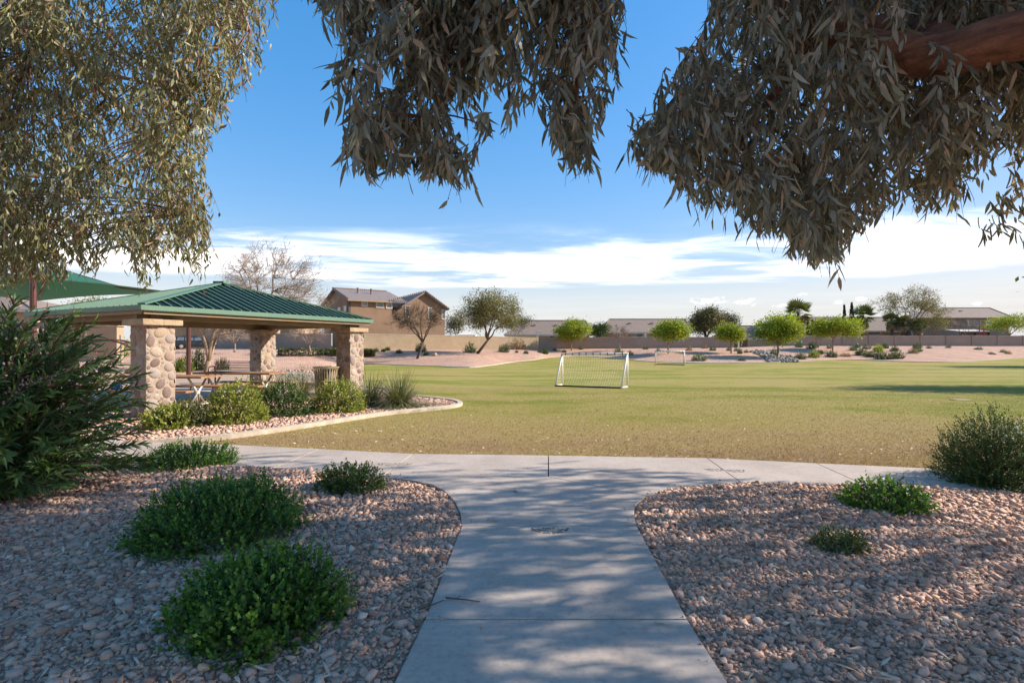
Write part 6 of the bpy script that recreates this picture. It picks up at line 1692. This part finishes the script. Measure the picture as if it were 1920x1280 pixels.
for args in ((CPOLY, 1050, 2.75, 3.7, .42, 16, .124, .0215, rg, ((925, 1015, 40, 215, .25),)), (RPOLY, 1950, 3.0, 5.0, .46, 16, .126, .022, rg)):
    s_, t_ = fill_sil(*args); SETS.append(s_); TW.append(t_)
# the body of the crown, out of view above and to the right
n = 5000; U = unit(rg.normal(0, 1, (n, 3))) * rg.uniform(0, 1, (n, 1)) ** .42; O = np.array([6.0, 3.9, 5.7])[None] + U * np.array([5.6, 4.3, 2.7])[None]
yy = np.maximum(O[:, 1], .05); uo = 960 + 960 * O[:, 0] / yy; vo_ = 648 - 960 * (O[:, 2] - .75 - EYE) / yy
inframe = (O[:, 1] > .25) & (uo > -80) & (uo < 2010) & (vo_ > -70); RS = [(1400, -300), (1370, 60), (1380, 250), (1500, 330), (1640, 300), (1790, 220), (1920, 190), (2010, 180), (2010, -300)]
okb = (~inframe) | (inpoly(np.stack([uo, vo_], 1), RS) & (O[:, 1] > 4.6))
O = O[okb]; Pn, D, N, Lf, Wf, I, tw = sprays(O, np.full(len(O), .55) * rg.uniform(.7, 1.2, len(O)), 13, .16, .034, rg)
tp = Pn + D * Lf[:, None]; ty = np.maximum(tp[:, 1], .05); tu = 960 + 960 * tp[:, 0] / ty; tv = 648 - 960 * (tp[:, 2] - EYE) / ty
kb = ~((tp[:, 1] > .25) & (tu > -20) & (tu < 1990) & (tv > -20)) | inpoly(np.stack([tu, tv], 1), RPOLY)
SETS.append([x[kb] for x in (Pn, D, N, Lf, Wf)]); TW.append([t_[::4] for t_ in tw])
Pn, D, N, Lf, Wf = [np.concatenate(x) for x in zip(*SETS)]
rvE = np.clip(rg.normal(.45, .30, len(Pn)), 0, .97); rvE[rg.uniform(0, 1, len(Pn)) < .04] = 1
nv = len(SETS[0][0]) + len(SETS[1][0])
front = np.where((960 + 960 * Pn[:nv, 0] / Pn[:nv, 1] < 1920) & (648 - 960 * (Pn[:nv, 2] - EYE) / Pn[:nv, 1] > 0))[0]; front = front[np.argsort(Pn[front, 1])][:1500]; pick = rng.choice(front, 290, replace=False)
keep = np.ones(len(Pn), bool); keep[pick] = False
leaves('foliage', Pn[keep], D[keep], N[keep], Lf[keep], Wf[keep], M['euc'], euc, 'lance', rvE[keep])
leaf_parts(pick, Pn, D, N, Lf * 1.05, Wf * 1.15, lance_variants('eucalyptus_leaf', M['euc'], 6, .25, .98), euc)
mb = MB()
for t_ in TW[:2]:
    for a, b_, c, d in zip(*t_): mb.tube([a, b_, c, d], [.0038, .0032, .0025, .0014], 3, cap=False)
mb.build('twigs', M['twig'], euc, kind='stuff')
# limbs and trunk
r2 = random.Random(3); tr = MB()
tr.tube([(5.3, 2.0, -.2), (5.3, 2.0, .1), (5.22, 2.05, 1.3), (5.1, 2.2, 2.4), (5.3, 2.6, 3.8), (5.6, 3.3, 5.4), (5.7, 3.9, 7.4)], [.46, .36, .32, .30, .24, .17, .06], 14, jit=.05, rng=r2)
tr.build('trunk', M['bark_red'], euc, smooth=True)
limb_nodes = []


def limb(parent, pts, rs, mat, name='limb', nseg=6, sides=10):
    P_ = smooth_poly(pts, nseg); k = len(P_); R_ = [np.interp(i / (k - 1), np.linspace(0, 1, len(rs)), rs) for i in range(k)]
    m_ = MB(); m_.tube([Vector(p) for p in P_], R_, sides, jit=.04, rng=r2); m_.build(name, M[mat], parent, smooth=True)
    return [(Vector(p), r_) for p, r_ in zip(P_, R_)]


limb_nodes += limb(euc, [(5.12, 2.15, 2.3), (4.3, 2.35, 2.85), (3.5, 2.6, 3.22), (2.85, 2.82, 3.27), (2.5, 3.12, 3.32), (2.05, 3.5, 3.75), (1.2, 3.6, 4.5), (.1, 3.4, 4.9)], [.2, .17, .145, .13, .12, .085, .06, .02], 'bark_red', sides=14)
limb_nodes += limb(euc, [(2.6, 3.05, 3.32), (2.75, 3.5, 3.75), (2.6, 4.0, 4.0), (2.2, 4.4, 3.9)], [.10, .07, .05, .02], 'bark_red')
limb_nodes += limb(euc, [(2.05, 3.5, 3.75), (2.0, 3.7, 3.5), (1.8, 3.9, 3.2), (1.6, 3.9, 2.8)], [.05, .04, .025, .008], 'bark_red')
limb_nodes += limb(euc, [(1.2, 3.6, 4.5), (.2, 3.3, 4.1), (-.25, 3.15, 3.4), (-.45, 3.1, 2.9)], [.045, .032, .02, .006], 'bark_red')
limb_nodes += limb(euc, [(.9, 3.55, 4.6), (.6, 3.3, 4.0), (.42, 3.1, 3.3), (.38, 3.05, 2.9)], [.035, .026, .016, .006], 'bark_red')
limb_nodes += limb(euc, [(.1, 3.4, 4.9), (-.6, 3.2, 4.5), (-.9, 3.1, 3.8), (-.95, 3.05, 3.2)], [.03, .024, .016, .006], 'bark_red')
for (e_, c_) in (((8.2, 1.4, 6.2), (6.6, 1.8, 4.6)), ((9.0, 4.6, 5.9), (7.2, 3.4, 4.6)), ((5.8, 6.6, 5.6), (5.4, 4.2, 4.4)), ((3.2, 1.6, 6.3), (4.3, 1.9, 4.8)), ((6.5, 5.2, 7.4), (5.8, 3.6, 6))):
    limb(euc, [(5.25, 2.4, 3.4), c_, e_], [.14, .09, .02], 'bark_red')
# branchlets that carry the sprays
NP = np.array([tuple(p) for p, _ in limb_nodes]); mb = MB()
for t_ in TW[:2]:
    for k in range(0, len(t_[0]), 3):
        p = t_[0][k]; j = int(np.argmin(np.linalg.norm(NP - p, axis=1))); a = limb_nodes[j][0]; e = Vector(p); c = a.lerp(e, .5) + Vector((0, 0, .12 * (e - a).length))
        if (e - a).length < .75 and any(inpoly([proj(a.lerp(e, f)) for f in (.1, .4, .7)], pl_).all() for pl_ in (CPOLY, RPOLY)): mb.tube(bez(a, c, e, 4), [.008, .0065, .005, .004, .003], 4, cap=False)
mb.build('branchlets', M['twig'], euc, kind='stuff')
n = 900; k = rng.integers(0, nv, n); C_ = Pn[k] + rng.normal(0, .01, (n, 3)); V = (ICO_V[None] * rng.uniform(.0035, .006, (n, 1, 1)) + C_[:, None]).reshape(-1, 3)
link('gumnuts', np_mesh('gumnuts', V, [(ICO_F[None] + (np.arange(n) * 12)[:, None, None]).reshape(-1, 3)], np.full(len(V), .3), True), M['twig'], euc, kind='stuff')

# sunlit eucalyptus over the oleander
LPOLY = [(-260, -260), (530, -260), (522, 20), (500, 70), (492, 140), (470, 178), (430, 190), (440, 235), (398, 262), (384, 310), (402, 380), (394, 450), (398, 505), (380, 535), (340, 500), (312, 480), (300, 540), (262, 545), (236, 480), (200, 470), (196, 530), (160, 520), (140, 480), (118, 535), (60, 530), (30, 548), (-30, 550), (-260, 560)]
leu = thing('eucalyptus_tree', 'sunlit drooping eucalyptus with silvery leaves hanging over the oleander', 'tree', (-9.6, 7.6, .02))
rg = np.random.default_rng(8); SETS = []; TW = []
s_, t_ = fill_sil(LPOLY, 3600, 5.4, 8.2, .75, 18, .115, .022, rg, ((180, 215, 330, 480, .2), (225, 250, 120, 250, .35), (300, 330, 380, 480, .4), (0, 80, 80, 160, .4))); SETS.append(s_); TW.append(t_)
n = 500; U = unit(rg.normal(0, 1, (n, 3))) * rg.uniform(0, 1, (n, 1)) ** .42; O = np.array([-9.2, 7.2, 6.0])[None] + U * np.array([3.2, 3.2, 2.2])[None]
uo = 960 + 960 * O[:, 0] / O[:, 1]; vo_ = 648 - 960 * (O[:, 2] - .7 - EYE) / O[:, 1]; O = O[(uo < -60) | (vo_ < -60)]
Pn, D, N, Lf, Wf, I, tw = sprays(O, np.full(len(O), .8), 14, .13, .024, rg); SETS.append([Pn, D, N, Lf, Wf])
Pn, D, N, Lf, Wf = [np.concatenate(x) for x in zip(*SETS)]
rvE = np.clip(rg.normal(.5, .22, len(Pn)), 0, .97); rvE[rg.uniform(0, 1, len(Pn)) < .06] = 1
leaves('foliage', Pn, D, N, Lf, Wf, M['euc_l'], leu, 'lance', rvE)
m_ = MB(); m_.tube([(-9.6, 7.6, -.2), (-9.6, 7.6, .1), (-9.5, 7.55, 1.6), (-9.2, 7.4, 3.4), (-8.8, 7.2, 5.2), (-8.6, 7.0, 7.2)], [.42, .33, .29, .25, .18, .05], 12, jit=.05, rng=r2); m_.build('trunk', M['bark_pale'], leu, smooth=True)
ln_ = limb(leu, [(-9.2, 7.4, 3.5), px(-20, 55, 7.2), px(60, 75, 7.1), px(120, 95, 7.0), px(185, 140, 6.9), px(225, 145, 6.8), px(300, 160, 6.7)], [.17, .13, .08, .06, .04, .03, .008], 'bark_pale')
ln_ += limb(leu, [px(120, 95, 7.0), px(170, 150, 7.2), px(220, 200, 7.4), px(300, 260, 7.3)], [.05, .04, .025, .008], 'bark_pale')
ln_ += limb(leu, [px(-20, 55, 7.2), px(40, 70, 6.4), px(70, 90, 6.3), px(55, 110, 6.2)], [.05, .03, .02, .008], 'bark_grey')
ln_ += limb(leu, [(-8.9, 7.25, 4.8), px(160, -60, 7.3), px(320, -60, 7.0), px(430, -10, 6.6), px(470, 60, 6.4)], [.13, .10, .07, .04, .01], 'bark_pale')
ln_ += limb(leu, [px(300, 160, 6.7), px(330, 190, 6.6), px(350, 260, 6.5), px(360, 400, 6.4)], [.02, .016, .012, .005], 'bark_pale')
NP = np.array([tuple(p) for p, _ in ln_]); mb = MB()
for k in range(0, len(TW[0][0]), 2):
    t4 = [q_[k] for q_ in TW[0]]; mb.tube(t4, [.004, .0035, .003, .0015], 3, cap=False)
    p = t4[0]; j = int(np.argmin(np.linalg.norm(NP - p, axis=1))); a = ln_[j][0]; e = Vector(p)
    if k % 6 == 0 and (e - a).length < 3: mb.tube(bez(a, a.lerp(e, .5) + Vector((0, 0, .1 * (e - a).length)), e, 4), [.012, .009, .007, .005, .004], 4, cap=False)
mb.build('branchlets', M['flower'] if False else M['twig'], leu, kind='stuff')

# ------------------------------------------------------------------ litter and grass
pts = []
for poly, cnt in ((bedL, 1000), (bedR, 760)):
    X = np.stack([rng.uniform(-7, 7, cnt * 5), rng.uniform(2.1, 7.2, cnt * 5)], 1); X = X[inpoly(X, poly) & (np.abs(X[:, 0]) < X[:, 1] * 1.05 + .3)]; X = X[~on_walk(X)][:cnt]; pts.append(X)
X = np.concatenate(pts); n = len(X); a = rng.uniform(0, 6.283, n)
Pn = np.stack([X[:, 0], X[:, 1], bedz(X[:, 0], X[:, 1]) + rng.uniform(.016, .034, n)], 1); D = np.stack([np.cos(a), np.sin(a), rng.normal(0, .16, n)], 1); N = unit(np.stack([rng.normal(0, .3, n), rng.normal(0, .3, n), np.ones(n)], 1)); L = rng.uniform(.04, .12, n)
tag(leaves('leaf_litter', Pn, D, N, L, L * rng.uniform(.10, .19, n), M['litter'], None, 'lance', rng.uniform(.15, 1, n), curve=rng.normal(0, .25, n)), 'dry pale eucalyptus leaves strewn over the gravel', 'leaf litter', kind='stuff')
n = 2600; Y = 6.8 + rng.exponential(3.2, n); Xx = rng.uniform(-1, 1, n) * (Y + 1); k = (Y < 20); X = np.stack([Xx, Y], 1)[k]; X = X[~on_walk(X)]; X = X[~inpoly(X, bedG)]; X = X[(X[:, 1] > 6.5)]; n = len(X); a = rng.uniform(0, 6.283, n)
Pn = np.stack([X[:, 0], X[:, 1], gl(X[:, 0], X[:, 1]) + rng.uniform(.012, .03, n)], 1); D = np.stack([np.cos(a), np.sin(a), rng.normal(0, .25, n)], 1); L = rng.uniform(.025, .075, n)
tag(leaves('lawn_litter', Pn, D, unit(np.stack([rng.normal(0, .5, n), rng.normal(0, .5, n), np.ones(n)], 1)), L, L * rng.uniform(.2, .5, n), M['litter'], None, 'oval', rng.uniform(0, 1, n) ** 1.3), 'dry leaf bits scattered on the lawn', 'leaf litter', kind='stuff')
# short turf
n = 230000; Y = 6.3 + 15.5 * rng.uniform(0, 1, n) ** 1.7; Xx = rng.uniform(-1, 1, n) * (Y * 1.02 + .5); X = np.stack([Xx, Y], 1); X = X[~on_walk(X)]; X = X[~inpoly(X, bedG)]
for poly in (bedL, bedR): X = X[~inpoly(X, poly)]
n = len(X); a = rng.uniform(0, 6.283, n); h = rng.uniform(.012, .036, n); w = rng.uniform(.002, .0045, n); z = gl(X[:, 0], X[:, 1]); dx = np.stack([np.cos(a), np.sin(a)], 1); ln2 = rng.normal(0, .9, (n, 2)) * h[:, None]
V = np.zeros((n, 3, 3)); V[:, 0, :2] = X - dx * w[:, None]; V[:, 1, :2] = X + dx * w[:, None]; V[:, 2, :2] = X + ln2; V[:, :2, 2] = z[:, None] - .002; V[:, 2, 2] = z + h
pat_ = .5 + .28 * np.sin(X[:, 0] * .7 + 1.3 * np.sin(X[:, 1] * .6)) * np.sin(X[:, 1] * .9 + .4 * X[:, 0])
tag(link('turf', np_mesh('turf', V.reshape(-1, 3), [np.arange(n * 3).reshape(-1, 3)], np.repeat(np.clip(pat_ * sstep(6, 13, X[:, 1]) + rng.normal(.08, .22, n), 0, 1), 3)), M['grass']), 'short straw and green turf blades', 'grass', kind='stuff')
# twigs on the walk
for k, (pa_, pb_, lb) in enumerate(((P(836, 1122), P(900, 1129), 'thin brown twig lying across the second walk slab'), (P(790, 1142), P(832, 1126), 'thin twig lying from the gravel onto the walk'))):
    mb = MB(); a, c = Vector((*pa_, ZP + .008)), Vector((*pb_, ZP + .006)); m_ = a.lerp(c, .5) + Vector((.01, -.012, .006)); mb.tube([a, m_, c], [.005, .004, .0025], 6); mb.tube([a.lerp(c, .3), a.lerp(c, .42) + Vector((0, .03, .006))], .0022, 4)
    tag(mb.build('fallen_twig', M['twig']), lb, 'twig')
for k, (u, v, lb) in enumerate(((920, 976, 'curled brown dead leaf on the walk before the joint'), (968, 922, 'small dark dead leaf on the walk above the bend'), (1088, 972, 'pale curved dry leaf near the joint of the walk'), (1228, 1168, 'pale dry leaf at the gravel side of the nearest joint'))):
    p = P(u, v); o = leaves('fallen_leaf', [(p[0], p[1], ZP + .006)], [(math.cos(k * 2.1), math.sin(k * 2.1), .12)], [(0, .2, 1)], [.075], [.018 if k > 1 else .035], M['litter'], None, 'lance', np.array([.2 if k < 2 else .95]), stuff=False, curve=np.array([.3])); tag(o, lb, 'leaf')
